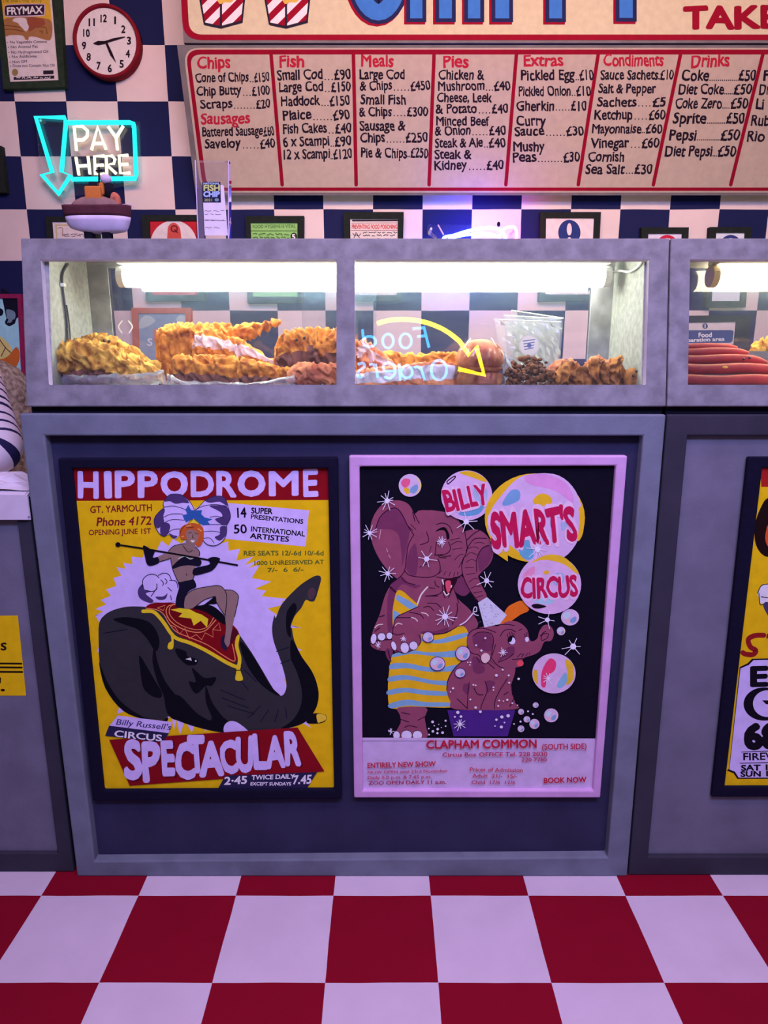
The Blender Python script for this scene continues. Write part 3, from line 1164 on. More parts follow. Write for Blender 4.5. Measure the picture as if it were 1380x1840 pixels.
def d_prep(A):
    A.oval((1267, 586), 5, 5.2, (60, 60, 100), n=20)
    A.stroke([(1267, 583), (1267, 589)], 1.8, PINKW, smooth=False)
    A.poly(rrect((1206, 617), (1206, 593.5), (1319, 593), (1316, 616), 6), (66, 66, 112))
    A.text('Food', (1255, 606), (1279, 605.5), 8, (240, 225, 225), bold=0.03)
    A.text('Preparation area', (1218, 615), (1327 - 25, 612), 6.5, (240, 225, 225), bold=0.03)


notice('framed_notice', 'food preparation area sign seen through the right-hand cabinet', 'notice',
       [(1180, 568), (1349, 566), (1346, 640), (1180, 643)], [(1200, 580), (1323, 578), (1319, 618.5), (1200, 619.5)], M_fr, PINKW, d_prep)


def d_fishpic(A):
    z = Zm(70, 460, 280 / 1380)
    A.blob(z([(890, 640), (900, 560), (960, 525), (1030, 570), (970, 620)]), (196, 176, 176))
    A.blob(z([(1215, 560), (1250, 525), (1300, 540), (1290, 600), (1240, 600)]), (196, 176, 176))
    A.poly(z([(1010, 650), (1110, 640), (1110, 760), (1010, 760)]), (214, 110, 96))
    A.text('S', *z([(960, 795), (1005, 795)]), 13, (235, 225, 225), bold=0.02)


notice('framed_picture', 'orange framed picture seen through the left window of the large cabinet', 'picture',
       [(236, 553), (343, 553), (344, 668), (240, 668)], [(248, 563), (333, 563), (334, 657), (251, 657)], mat('orange red felt frame', (0.62, 0.14, 0.07), bump=0.2), (150, 142, 160), d_fishpic)


def d_bird(A):
    A.poly([(-70, 536), (33, 536), (40, 690), (-60, 690)], (168, 190, 214))
    A.blob([(2, 518), (20, 528), (36, 532), (37, 566), (30, 572), (26, 582), (16, 582), (12, 574), (8, 555), (5, 540)], (22, 18, 34))
    A.blob([(12, 556), (26, 560), (27, 572), (18, 580), (14, 578), (12, 568)], (120, 122, 136))
    A.stroke([(13, 574), (11, 580), (17, 584), (24, 580), (24, 576)], 4, (22, 18, 34))
    A.oval((0, 561), 6, 7, (22, 18, 34))
    A.blob([(-40, 630), (-6, 605), (10, 612), (22, 630), (10, 650), (-40, 650)], (226, 178, 110))
    A.lines([[(-2, 608), (10, 625), (20, 634)], [(2, 640), (10, 624)]], 1.5, (80, 40, 30))
    A.blob([(-40, 650), (8, 644), (28, 624), (35, 634), (33, 652), (20, 672), (4, 676), (-40, 670)], (206, 92, 40))


notice('framed_picture', 'pale blue picture of a black bird and orange boat at left edge', 'picture',
       [(-90, 528), (37, 528), (46, 700), (-80, 700)], [(-80, 536), (31, 536), (39, 690), (-72, 690)], mat('crimson felt frame', (0.30, 0.02, 0.10), bump=0.2), (168, 190, 214), d_bird)

# ------------------------------------------------------------------ neon sign PAY HERE
NY = 2.955
M_cyan = glow('cyan neon', (0.02, 0.86, 0.86), 1.7)
M_cream = glow('warm white neon', (1.0, 0.93, 0.62), 1.7)
nx = thing('neon_sign', 'cyan and white neon arrow sign reading pay here, on the checked wall', 'neon sign', PY(160, 280, 3.0))
npl = Plane((0, NY, 0), (0, -1, 0))


def neon(mbx, pts, r, m, smooth=False, closed=False, plane=npl, k=5):
    p = sm(pts, k, closed) if smooth else pts
    mbx.tube([plane.pt(u, v) for u, v in p], r, m, n=8, closed=closed)


s = 480 / 1380
zz = Zm(0, 0, s)
mbn = MB()
neon(mbn, zz([(185, 605), (335, 607), (340, 640), (318, 888), (366, 905), (302, 1002), (216, 903), (270, 890)]), 0.0085, M_cyan, closed=True)
mbn.build('arrow_tube', nx, True)
mbn = MB()
neon(mbn, zz([(346, 634), (670, 633), (690, 640), (693, 660), (704, 900), (700, 922), (372, 926)]), 0.0085, M_cyan)
mbn.build('box_tube', nx, True)
mbn = MB()
L = lambda pts, smooth=False: neon(mbn, zz(pts), 0.0062, M_cream, smooth)
L([(395, 778), (383, 655), (425, 652), (452, 675), (450, 705), (430, 722), (390, 724)])
L([(473, 775), (505, 655), (548, 772)]); L([(485, 742), (535, 740)])
L([(560, 655), (600, 712), (607, 775)]); L([(637, 650), (600, 712)])
mbn.build('pay_letters', nx, True)
mbn = MB()
L([(392, 812), (408, 905)]); L([(455, 808), (465, 900)]); L([(402, 858), (460, 855)])
L([(540, 806), (488, 808), (492, 900), (540, 898)]); L([(490, 855), (535, 853)])
L([(552, 900), (548, 806), (580, 806), (594, 822), (588, 846), (552, 852), (600, 897)])
L([(662, 802), (615, 804), (622, 895), (672, 893)]); L([(618, 850), (662, 848)])
mbn.build('here_letters', nx, True)
ap = [npl.pt(u, v) + Vector((0, 0.014, 0)) for u, v in ((60, 206), (250, 216), (252, 326), (108, 356), (70, 320))]
MB().prism(ap, [p + Vector((0, 0.005, 0)) for p in ap], glass('clear acrylic backing', haze=0.02)).build('backing', nx)
for u, v in ((70, 214), (236, 226), (240, 316), (106, 340)):
    p = npl.pt(u, v)
    MB().tube([p + Vector((0, 0.012, 0)), Vector((p.x, 3.0, p.z))], 0.005, M_white).build('standoff', nx)

# ------------------------------------------------------------------ circus posters on the counter fronts
M_navyf = mat('navy black felt frame', (0.006, 0.0055, 0.020), var=0.10, bump=0.2)
M_pinkf = mat('pink felt frame', under((180, 126, 214), L_FRONT), var=0.06, scale=20, bump=0.25)
LIL, YEL, RD, NAV = (186, 152, 248), (226, 152, 18), (150, 14, 36), (34, 26, 74)
ELE, BLK, SKN = (43, 37, 55), (10, 8, 22), (128, 92, 112)


def poster(name, label, cat, outer, inner, y0, y1, fm, bev=0.004, group=None):
    """Framed board hung on a counter front: y1 is the panel behind, y0 the frame's front."""
    fo = [PY(u, v, y0) for u, v in outer]
    fi = [PY(u, v, y0) for u, v in inner]
    c = sum(fo, Vector()) / 4
    rt = thing(name, label, cat, (c.x, y1, min(p.z for p in fo)), group)
    bk = lambda q: [Vector((p.x, y1, p.z)) for p in q]
    fr = MB().ring(fo, fi, bk(fo), bk(fi), fm).build('frame', rt)
    bevel_mod(fr, bev, 2)
    return rt


yP = D + 0.0255
# ---- yellow hippodrome poster
p1 = poster('circus_poster', 'yellow and red hippodrome poster with rider on a dark elephant, in navy frame', 'poster',
            [(103, 824), (607, 822), (614, 1436), (166, 1440)], [(128.5, 842), (589, 842), (600, 1419), (186, 1421)], yP - 0.018, yP, M_navyf)
A = Art(Plane((0, yP - 0.008, 0), (0, -1, 0)), L_FRONT, base=0.0, step=0.00003)
za, zb, zc_, zd = Zm(100, 820, 520 / 1380), Zm(120, 1080, 500 / 1380), Zm(250, 860, 200 / 1380), Zm(230, 960, 220 / 1380)
A.poly([(124, 839), (593, 839), (604, 1424), (182, 1424)], YEL)
A.poly([(124, 839), (593, 839), (591, 898.5), (134, 900)], (120, 8, 26))
for ch, x0, x1, yb, h in (('H', 107, 205, 196, 122), ('I', 232, 268, 192, 118), ('P', 282, 378, 194, 124), ('P', 392, 488, 194, 122), ('O', 500, 632, 188, 112),
                          ('D', 645, 755, 190, 118), ('R', 768, 862, 190, 118), ('O', 868, 1000, 186, 112), ('M', 1016, 1158, 184, 112), ('E', 1180, 1252, 187, 124)):
    A.text(ch, *za([(x0, yb), (x1, yb - 1)]), h * 0.3768, LIL, bold=0.035 if ch not in 'OI' else 0.05, wob=0.012, lift=False)
for body, x0, y0, x1, y1, h in (('GT. YARMOUTH', 165, 270, 460, 260, 32), ('Phone 4172', 195, 332, 455, 325, 40), ('OPENING JUNE 1ST', 158, 376, 455, 368, 25)):
    A.text(body, *za([(x0, y0), (x1, y1)]), h * 0.3768, (112, 16, 32), bold=0.022, shear=0.15 if 'Ph' in body else 0, lift=False)
# starburst behind the rider
tips = za([(185, 760), (190, 728), (215, 685), (240, 635), (275, 580), (290, 528), (322, 508), (362, 478), (430, 440), (505, 402), (560, 392), (640, 380), (740, 385),
           (822, 405), (880, 440), (942, 478), (980, 490), (975, 515), (1028, 598), (1005, 640), (1108, 680), (1120, 700), (1062, 760), (1172, 820)]) + \
    zb([(1165, 132), (1100, 190), (1168, 245), (1095, 300), (1150, 380), (1120, 480), (1212, 628), (1120, 640), (900, 660), (760, 655), (690, 648), (620, 652), (560, 664), (530, 640), (500, 590), (400, 600), (250, 560), (235, 500), (180, 400), (150, 250), (140, 70)])
bc = (322, 1085)
bp = []
for i, t in enumerate(tips):
    n = tips[(i + 1) % len(tips)]
    bp.append(t)
    m_ = ((t[0] + n[0]) / 2, (t[1] + n[1]) / 2)
    k = 0.90 if i < 14 or i > 24 else 0.84
    bp.append((bc[0] + (m_[0] - bc[0]) * k, bc[1] + (m_[1] - bc[1]) * k))
A.poly(bp, LIL)
A.poly(za([(1010, 690), (1108, 682), (1000, 720)]), LIL)
A.poly(za([(1000, 770), (1064, 764), (1000, 800)]), LIL)
# ticket panel
A.poly(za([(824, 222), (1208, 258), (1192, 430), (806, 393)]), LIL)
for body, x0, y0, x1, y1, h, b in (('14', 866, 292, 910, 290, 46, .03), ('SUPER', 932, 272, 1034, 275, 27, .035), ('PRESENTATIONS', 930, 297, 1180, 322, 21, .03),
                                   ('50', 850, 368, 912, 366, 42, .02), ('INTERNATIONAL', 930, 357, 1188, 382, 24, .03), ('ARTISTES', 926, 390, 1112, 408, 25, .03)):
    A.text(body, *za([(x0, y0), (x1, y1)]), h * 0.3768, (14, 10, 32), bold=b, lift=False)
for body, x0, y0, x1, y1, h in (('RES SEATS 12/-6d 10/-6d', 897, 473, 1278, 472, 22), ('1000 UNRESERVED AT', 948, 519, 1280, 513, 20), ('7/-  6  6/-', 1010, 552, 1182, 549, 20)):
    A.text(body, *za([(x0, y0), (x1, y1)]), h * 0.3768, (84, 84, 36), bold=0.024, lift=False)
# dark elephant
trunk_in = zb([(1083, 450), (1088, 400), (1062, 300), (1026, 200), (1018, 130), (1030, 70)])
trunk_a = za([(1050, 770), (1078, 705), (1150, 628), (1200, 590), (1245, 568), (1266, 580), (1256, 625), (1236, 686), (1215, 692), (1192, 685), (1172, 722), (1138, 765), (1115, 830)])
body = zb([(158, 200), (160, 112), (185, 72), (230, 45), (300, 28), (380, 28), (480, 40), (620, 20), (740, 40), (820, 120), (900, 230), (950, 310), (1000, 395), (1035, 450), (1062, 470)]) + trunk_in + trunk_a + \
    zb([(1115, 130), (1128, 195), (1165, 275), (1218, 352), (1246, 432), (1246, 500), (1222, 556), (1180, 602), (1110, 628), (1010, 642), (900, 650), (840, 600), (800, 598), (778, 622), (782, 652), (700, 640), (600, 612), (545, 590), (505, 572), (480, 588), (420, 586), (330, 564), (270, 528), (222, 470), (182, 392), (162, 300)])
A.blob(body, ELE, 3)
# shading patches of the drawing
for pts in ([(1115, 190), (1165, 275), (1218, 352), (1246, 432), (1246, 500), (1222, 556), (1170, 606), (1060, 636), (1120, 590), (1160, 520), (1165, 440), (1140, 350), (1110, 280)],
            [(230, 90), (300, 80), (400, 100), (445, 150), (460, 210), (440, 250), (400, 190), (350, 140), (280, 115)],
            [(360, 270), (400, 330), (440, 400), (470, 450), (465, 480), (420, 470), (380, 430), (365, 350)],
            [(435, 220), (450, 300), (490, 400), (550, 480), (600, 560), (560, 590), (500, 560), (480, 470), (450, 400), (425, 300)],
            [(500, 480), (560, 470), (650, 560), (760, 620), (780, 650), (660, 628), (560, 596), (510, 570)],
            [(540, 235), (590, 250), (600, 275), (650, 290), (640, 315), (600, 318), (575, 300), (548, 270)],
            [(620, 330), (680, 380), (740, 378), (720, 420), (690, 420), (640, 460), (605, 400), (640, 400)],
            [(690, 420), (720, 500), (770, 570), (800, 600), (770, 640), (700, 600), (720, 580), (690, 500)],
            [(860, 200), (900, 240), (960, 330), (1010, 420), (1060, 470), (1010, 450), (950, 400), (900, 330), (870, 260)],
            [(160, 300), (200, 400), (270, 500), (380, 575), (470, 590), (500, 575), (490, 600), (400, 590), (280, 545), (190, 430)],
            [(1090, 60), (1125, 10), (1140, 40), (1112, 110), (1112, 180), (1090, 150)]):
    A.blob(zb(pts), BLK, 4)
A.blob(za([(1205, 640), (1228, 625), (1240, 650), (1225, 680), (1205, 678)]), (70, 44, 66))
A.lines([zb(q) for q in ([(880, 340), (940, 400)], [(850, 380), (900, 440)], [(760, 440), (880, 490)], [(770, 480), (900, 530)], [(800, 520), (930, 560)], [(900, 580), (960, 520)], [(960, 600), (1000, 540)], [(1030, 600), (1050, 540)], [(1090, 580), (1085, 530)], [(1040, 250), (1100, 230)], [(1060, 310), (1110, 290)], [(180, 160), (300, 140)])], 1.4, (22, 18, 34))
A.oval(zb([(612, 292)])[0], 9, 5, BLK)
A.poly(zb([(588, 288), (615, 280), (620, 296)]), (200, 190, 220))
A.oval(zb([(640, 297)])[0], 1.6, 1.6, (210, 200, 230))
A.blob(zb([(780, 622), (800, 600), (842, 600), (902, 650), (840, 656), (784, 654)]), LIL)
A.blob(zb([(1212, 560), (1280, 562), (1286, 590), (1255, 606), (1190, 604)]), BLK)
A.blob(zb([(1240, 562), (1280, 564), (1285, 588), (1255, 602), (1244, 600)]), (214, 160, 60))
# blanket
A.blob(zd([(205, 830), (250, 785), (400, 765), (540, 780), (720, 820), (880, 870), (1040, 930), (1190, 1030), (1255, 1130), (1240, 1300), (1215, 1445), (1120, 1425), (900, 1300), (700, 1200), (560, 1130), (450, 980), (400, 890), (330, 840)]), (112, 6, 22), 3)
A.stroke(zd([(170, 868), (280, 872), (350, 930), (420, 1020), (480, 1110), (550, 1175), (700, 1225), (860, 1300), (1000, 1380), (1130, 1455), (1235, 1490), (1258, 1400), (1225, 1260), (1240, 1150)]), 6.5, (214, 164, 40))
A.stroke(zd([(205, 835), (320, 850), (400, 900), (460, 1000), (540, 1095), (700, 1165), (900, 1250), (1080, 1370), (1200, 1430), (1195, 1330), (1175, 1240)]), 1.6, (206, 110, 90))
for pts in ([(480, 1130), (500, 1130), (515, 1200), (505, 1290), (450, 1290), (455, 1230), (490, 1200)], [(1215, 1480), (1270, 1480), (1265, 1530), (1295, 1620), (1280, 1650), (1210, 1640), (1222, 1540)]):
    A.blob(zd(pts), (214, 164, 40), 3)
A.stroke(zd([(1220, 1532), (1268, 1532)]), 1.5, BLK, smooth=False)
A.blob(zd([(440, 850), (470, 820), (560, 800), (760, 830), (900, 880), (990, 950), (960, 1030), (860, 1080), (740, 1080), (600, 1030), (490, 950)]), (100, 3, 18))
A.stroke(zd([(530, 790), (455, 810), (430, 880), (480, 980), (600, 1060), (760, 1105), (880, 1080), (990, 965)]), 1.6, (214, 120, 96))
A.stroke(zd([(500, 800), (470, 830), (470, 900), (540, 985), (660, 1050), (790, 1075), (900, 1040), (965, 940)]), 1.2, (214, 120, 96))
A.stroke(zd([(470, 1020), (530, 1045), (580, 1125), (640, 1060), (690, 1175), (770, 1130), (830, 1190), (870, 1110), (960, 1160), (955, 1075), (1045, 1085), (1025, 1000), (960, 1070)]), 1.2, (214, 120, 96), smooth=False)
A.stroke(zd([(330, 830), (420, 800), (400, 860), (330, 830)]), 1.2, (214, 120, 96), smooth=False)
A.poly(zd([(480, 850), (600, 828), (700, 848), (770, 885), (830, 905), (905, 955), (890, 1050), (820, 975), (740, 1030), (712, 950), (570, 932), (612, 890)]), (226, 170, 40))
# rider: plume bustle, legs, body, gloves
A.blob(zd([(160, 600), (165, 520), (200, 470), (260, 452), (340, 465), (400, 440), (470, 460), (495, 520), (555, 545), (570, 620), (545, 745), (400, 770), (200, 755), (130, 710), (108, 640), (150, 620)]), LIL)
A.blob(zd([(110, 635), (165, 560), (190, 625), (270, 645), (200, 670), (285, 745), (250, 772), (140, 725)]), (64, 44, 110))
A.blob(zd([(310, 705), (400, 700), (445, 665), (420, 730), (350, 740)]), (64, 44, 110))
A.lines([zd(q) for q in ([(165, 600), (170, 510), (230, 458), (300, 455), (350, 490)], [(340, 465), (400, 440), (460, 455), (490, 520)], [(470, 520), (540, 530), (562, 600)], [(325, 560), (320, 620), (270, 645), (200, 630)], [(370, 515), (400, 550), (390, 580)], [(415, 500), (440, 530), (425, 560)], [(260, 700), (330, 600)], [(450, 600), (490, 640)], [(480, 690), (490, 740)])], 1.5, NAV)
A.blob(zd([(640, 835), (760, 820), (880, 790), (990, 830), (1100, 940), (1095, 1020), (1000, 960), (880, 880), (760, 840)]), BLK, 3)
A.blob(zd([(860, 790), (1000, 690), (1010, 780), (900, 792), (990, 850), (900, 850), (740, 840)]), BLK, 3)
A.blob(zd([(1085, 630), (1150, 628), (1200, 645), (1242, 690), (1238, 760), (1210, 880), (1180, 1030), (1160, 1180), (1150, 1230), (1115, 1275), (1085, 1210), (1095, 1150), (1105, 1050), (1095, 920), (1110, 760)]), SKN, 3)
A.stroke(zd([(1085, 632), (1150, 628), (1200, 645), (1242, 690), (1238, 760), (1200, 930)]), 1.3, BLK)
A.blob(zd([(1090, 1130), (1085, 1210), (1120, 1280), (1100, 1310), (1050, 1260), (1050, 1170)]), (30, 20, 60), 3)
A.blob(zd([(1160, 1140), (1185, 1060), (1245, 1110), (1200, 1180), (1150, 1240)]), (70, 8, 30), 3)
A.blob(zd([(632, 835), (628, 750), (670, 670), (760, 618), (900, 590), (1010, 578), (1070, 605), (1112, 690), (1110, 780), (1095, 920), (1040, 840), (1000, 770), (985, 700), (900, 722), (800, 780), (740, 830)]), SKN, 3)
A.stroke(zd([(632, 835), (628, 750), (670, 670), (760, 618), (900, 590), (1010, 578), (1070, 605), (1112, 700), (1095, 920)]), 1.3, BLK)
A.lines([zd(q) for q in ([(1095, 915), (1040, 840), (1000, 770)], [(740, 830), (860, 740), (985, 700)])], 1.2, BLK)
A.blob(zd([(562, 528), (640, 520), (730, 500), (770, 590), (700, 630), (650, 690), (632, 790), (630, 832), (545, 815), (542, 720), (575, 600)]), (18, 12, 40), 3)
A.blob(zd([(655, 70), (640, 110), (520, 130), (455, 190), (400, 225), (325, 260), (350, 310), (440, 285), (480, 270), (500, 370), (530, 460), (565, 535), (650, 525), (735, 500), (755, 430), (765, 340), (805, 240), (805, 190), (745, 130), (745, 80)]), SKN, 3)
A.lines([zd(q) for q in ([(640, 105), (520, 130), (455, 190)], [(480, 270), (500, 380), (530, 460), (565, 535)], [(350, 310), (440, 285), (485, 268)], [(745, 130), (803, 190), (805, 240)], [(755, 430), (735, 500)], [(620, 130), (680, 200), (730, 180)], [(658, 445), (662, 465)])], 1.2, BLK)
A.blob(zd([(498, 365), (560, 300), (640, 250), (720, 275), (790, 262), (830, 310), (800, 360), (690, 350), (590, 362), (512, 390)]), (18, 12, 40), 3)
A.stroke(zd([(570, 275), (640, 248), (700, 278), (745, 262)]), 1.5, (170, 170, 190))
A.blob(zd([(168, 130), (230, 150), (265, 180), (305, 185), (280, 262), (335, 258), (350, 320), (260, 356), (212, 335), (190, 250)]), (16, 10, 36), 3)
A.blob(zd([(745, 385), (880, 352), (925, 330), (900, 280), (960, 255), (1035, 270), (1020, 320), (960, 400), (880, 435), (740, 462)]), (16, 10, 36), 3)
A.stroke(za([(295, 421), (420, 440), (640, 478), (866, 519)]), 3.2, (14, 8, 22), smooth=False)
A.oval(za([(297, 421)])[0], 4.6, 4.4, (14, 8, 22))
# feather headdress
A.blob(zc_([(380, 195), (300, 290), (310, 360), (240, 420), (190, 480), (185, 560), (220, 620), (260, 690), (320, 712), (370, 690), (420, 735), (470, 740), (530, 640), (600, 560), (690, 400), (640, 300), (545, 212), (460, 190)]), LIL, 3)
A.blob(zc_([(700, 395), (760, 330), (830, 262), (950, 215), (1060, 240), (1110, 370), (1132, 480), (1085, 570), (1080, 690), (1030, 780), (940, 830), (850, 818), (800, 760), (780, 640), (760, 560)]), LIL, 3)
PUR = (66, 44, 112)
for q in ([(370, 200), (460, 190), (545, 215), (620, 300), (540, 300), (450, 312), (380, 280), (312, 282)], [(305, 370), (240, 420), (190, 480), (188, 570), (230, 620), (270, 590), (310, 540), (300, 470), (318, 400)],
          [(270, 560), (340, 545), (382, 575), (375, 640), (325, 712), (265, 690)], [(370, 675), (420, 700), (475, 715), (445, 742), (400, 725)],
          [(820, 270), (950, 215), (1060, 240), (1095, 340), (1000, 288), (880, 300)], [(870, 340), (980, 330), (1090, 345), (1132, 480), (1085, 570), (1005, 560), (940, 500), (1030, 470), (1000, 410)],
          [(1005, 600), (1080, 590), (1075, 700), (1000, 770), (935, 725), (1000, 690)]):
    A.blob(zc_(q), PUR, 3)
A.lines([zc_(q) for q in ([(690, 400), (640, 300), (545, 212), (460, 190), (370, 205), (305, 290), (310, 350), (420, 340), (540, 370), (590, 400)], [(310, 360), (240, 420), (188, 500), (200, 600), (260, 690), (320, 712), (380, 650)], [(300, 480), (400, 440), (540, 440)],
                          [(290, 560), (400, 510), (560, 515)], [(360, 665), (430, 630), (510, 625)], [(700, 395), (760, 330), (830, 262), (950, 215), (1060, 240), (1110, 370), (1132, 480), (1085, 575)], [(700, 385), (800, 340), (950, 320), (1090, 350)],
                          [(880, 480), (960, 465), (1040, 490)], [(790, 575), (950, 570), (1085, 575)], [(800, 660), (900, 650), (1000, 665)], [(1085, 575), (1080, 690), (1030, 780), (940, 830), (850, 818), (795, 770)], [(800, 740), (880, 740), (930, 800)])], 1.1, NAV)
A.poly(zc_([(610, 325), (645, 390), (700, 395), (780, 390), (770, 440), (810, 480), (910, 505), (850, 530), (882, 572), (790, 580), (735, 545), (690, 500), (640, 510), (585, 545), (560, 510), (535, 450), (595, 440), (575, 385)]), (40, 74, 168))
A.poly(zc_([(630, 565), (660, 520), (675, 495), (690, 525), (740, 555), (730, 575)]), (226, 176, 60))
HR = (176, 74, 40)
A.blob(zc_([(505, 630), (560, 575), (680, 550), (780, 590), (802, 680), (792, 770), (760, 832), (715, 842), (690, 800), (600, 760), (570, 755), (520, 750), (500, 700)]), HR, 3)
A.blob(zc_([(580, 680), (620, 630), (690, 640), (735, 690), (725, 760), (680, 822), (640, 815), (600, 765)]), (136, 96, 112), 3)
A.poly(zc_([(625, 800), (690, 815), (690, 900), (580, 860)]), (128, 92, 112))
A.blob(zc_([(640, 765), (690, 768), (670, 790), (650, 786)]), (226, 200, 220))
A.lines([zc_(q) for q in ([(610, 675), (650, 668)], [(690, 672), (730, 690)], [(665, 690), (660, 730), (680, 735)], [(505, 700), (520, 640), (570, 580)], [(590, 610), (680, 600)])], 1.0, (60, 20, 30))
A.lines([zc_(q) for q in ([(590, 590), (640, 580)], [(730, 620), (770, 650)], [(530, 720), (550, 715)])], 1.4, (226, 150, 110))
# lower banners
A.poly(zb([(210, 688), (1145, 627), (1278, 845), (312, 916)]), (118, 8, 28))
A.poly(zb([(252, 568), (522, 600), (505, 655), (212, 618)]), LIL)
A.poly(zb([(210, 618), (506, 655), (476, 702), (190, 668)]), NAV)
A.text("Billy Russell's", *zb([(243, 612), (514, 640)]), 10, (40, 30, 96), bold=0.008, shear=0.25)
A.text('CIRCUS', *zb([(235, 672), (470, 696)]), 11.5, (226, 212, 240), bold=0.025)
for ch, x0, x1, yb, top in (('S', 288, 378, 880, 700), ('P', 375, 468, 886, 702), ('E', 476, 540, 862, 702), ('C', 540, 640, 878, 712), ('T', 606, 688, 842, 672), ('A', 655, 780, 862, 700), ('C', 762, 850, 846, 695),
                            ('U', 842, 930, 840, 678), ('L', 930, 1000, 830, 668), ('A', 985, 1085, 822, 672), ('R', 1085, 1165, 812, 655)):
    A.text(ch, *zb([(x0 + 5, yb + 4), (x1 + 5, yb)]), (yb - top) * 0.3623, (84, 8, 26), bold=0.05, wob=0.02, lift=False)
A.up()
for ch, x0, x1, yb, top in (('S', 288, 378, 880, 700), ('P', 375, 468, 886, 702), ('E', 476, 540, 862, 702), ('C', 540, 640, 878, 712), ('T', 606, 688, 842, 672), ('A', 655, 780, 862, 700), ('C', 762, 850, 846, 695),
                            ('U', 842, 930, 840, 678), ('L', 930, 1000, 830, 668), ('A', 985, 1085, 822, 672), ('R', 1085, 1165, 812, 655)):
    A.text(ch, *zb([(x0, yb), (x1, yb - 4)]), (yb - top) * 0.3623, LIL, bold=0.05, wob=0.02, lift=False)
A.poly(zb([(786, 866), (1242, 848), (1190, 930), (748, 933)]), NAV)
for body, x0, y0, x1, y1, h in (('2·45', 780, 911, 893, 905, 38), ('TWICE DAILY', 915, 886, 1130, 880, 22), ('EXCEPT SUNDAYS', 910, 914, 1112, 914, 16), ('7.45', 1120, 908, 1212, 904, 42)):
    A.text(body, *zb([(x0, y0), (x1, y1)]), h * 0.3623, (232, 214, 240), bold=0.03, shear=0.12, lift=False)
A.build('print', p1)

# ---- pink framed elephants and bubbles poster
p2 = poster('circus_poster', 'pink framed black poster of two elephants blowing bubbles', 'poster',
            [(627, 819), (1128, 819), (1079, 1434), (636, 1434)], [(646, 838.5), (1107, 837), (1066, 1421), (652, 1421)], yP - 0.020, yP, M_pinkf)
A = Art(Plane((0, yP - 0.008, 0), (0, -1, 0)), L_FRONT, base=0.0, step=0.00003)
ze, zf, zg, zh, zi = Zm(620, 810, 520 / 1380), Zm(620, 1080, 520 / 1380), Zm(640, 880, 260 / 1380), Zm(640, 1030, 220 / 1349), Zm(800, 1060, 260 / 1380)
A.poly([(642, 835), (1111, 834), (1072, 1330), (650, 1330)], (12, 8, 28))
A.poly([(648, 1325.5), (1073, 1327), (1069, 1425), (650, 1425)], (182, 146, 224))
MAU, DMA, LN, WHT = (128, 58, 100), (104, 42, 90), (44, 8, 44), (200, 176, 246)
# far ear, head, near ear
A.blob(zg([(1030, 430), (1060, 390), (1160, 380), (1250, 440), (1310, 560), (1285, 690), (1200, 780), (1130, 830), (1080, 600)]), MAU, 3)
A.blob(zg([(1160, 640), (1200, 550), (1260, 530), (1300, 570), (1275, 690), (1180, 780)]), DMA, 3)
A.blob(zg([(925, 930), (1000, 820), (1070, 930), (1090, 965), (1030, 1015), (960, 985)]), DMA, 3)
A.blob(zg([(560, 300), (540, 205), (500, 140), (430, 105), (340, 105), (250, 140), (180, 225), (140, 330), (138, 430), (160, 530), (210, 640), (270, 730), (330, 800), (400, 850), (450, 810), (500, 740), (560, 600)]), MAU, 3)
A.blob(zg([(185, 370), (220, 275), (290, 198), (370, 175), (425, 205), (470, 300), (505, 370), (550, 430), (500, 520), (470, 620), (440, 720), (430, 600), (410, 450), (350, 385), (240, 375)]), DMA, 4)
A.blob(zh([(380, 130), (480, 190), (680, 340), (900, 240), (1060, 170), (1120, 280), (1260, 410), (1345, 560), (1290, 640), (1230, 690), (1200, 640), (1000, 660), (720, 680), (700, 810), (520, 880), (400, 840), (390, 700), (400, 400)]), MAU, 3)
A.blob(zh([(380, 140), (310, 270), (260, 450), (190, 620), (155, 770), (200, 830), (290, 855), (390, 845), (410, 700), (420, 400), (440, 200)]), MAU, 3)
A.blob(zh([(330, 830), (400, 840), (400, 900), (380, 980), (330, 910)]), DMA, 3)
A.blob(zh([(380, 150), (430, 210), (400, 400), (400, 600), (350, 640), (340, 400), (350, 250)]), DMA, 3)
A.blob(zg([(560, 230), (680, 196), (800, 205), (900, 230), (980, 300), (1030, 400), (1058, 560), (1010, 690), (1005, 810), (900, 850), (940, 950), (880, 1050), (820, 1010), (700, 1100), (600, 1110), (480, 1010), (370, 975), (320, 910), (430, 830), (465, 740), (490, 520)]), MAU, 3)
A.blob(zg([(560, 510), (500, 600), (480, 760), (560, 830), (590, 700), (580, 580)]), DMA, 3)
A.blob(zg([(430, 830), (520, 900), (620, 910), (560, 940), (440, 900), (380, 960), (330, 910)]), DMA, 3)
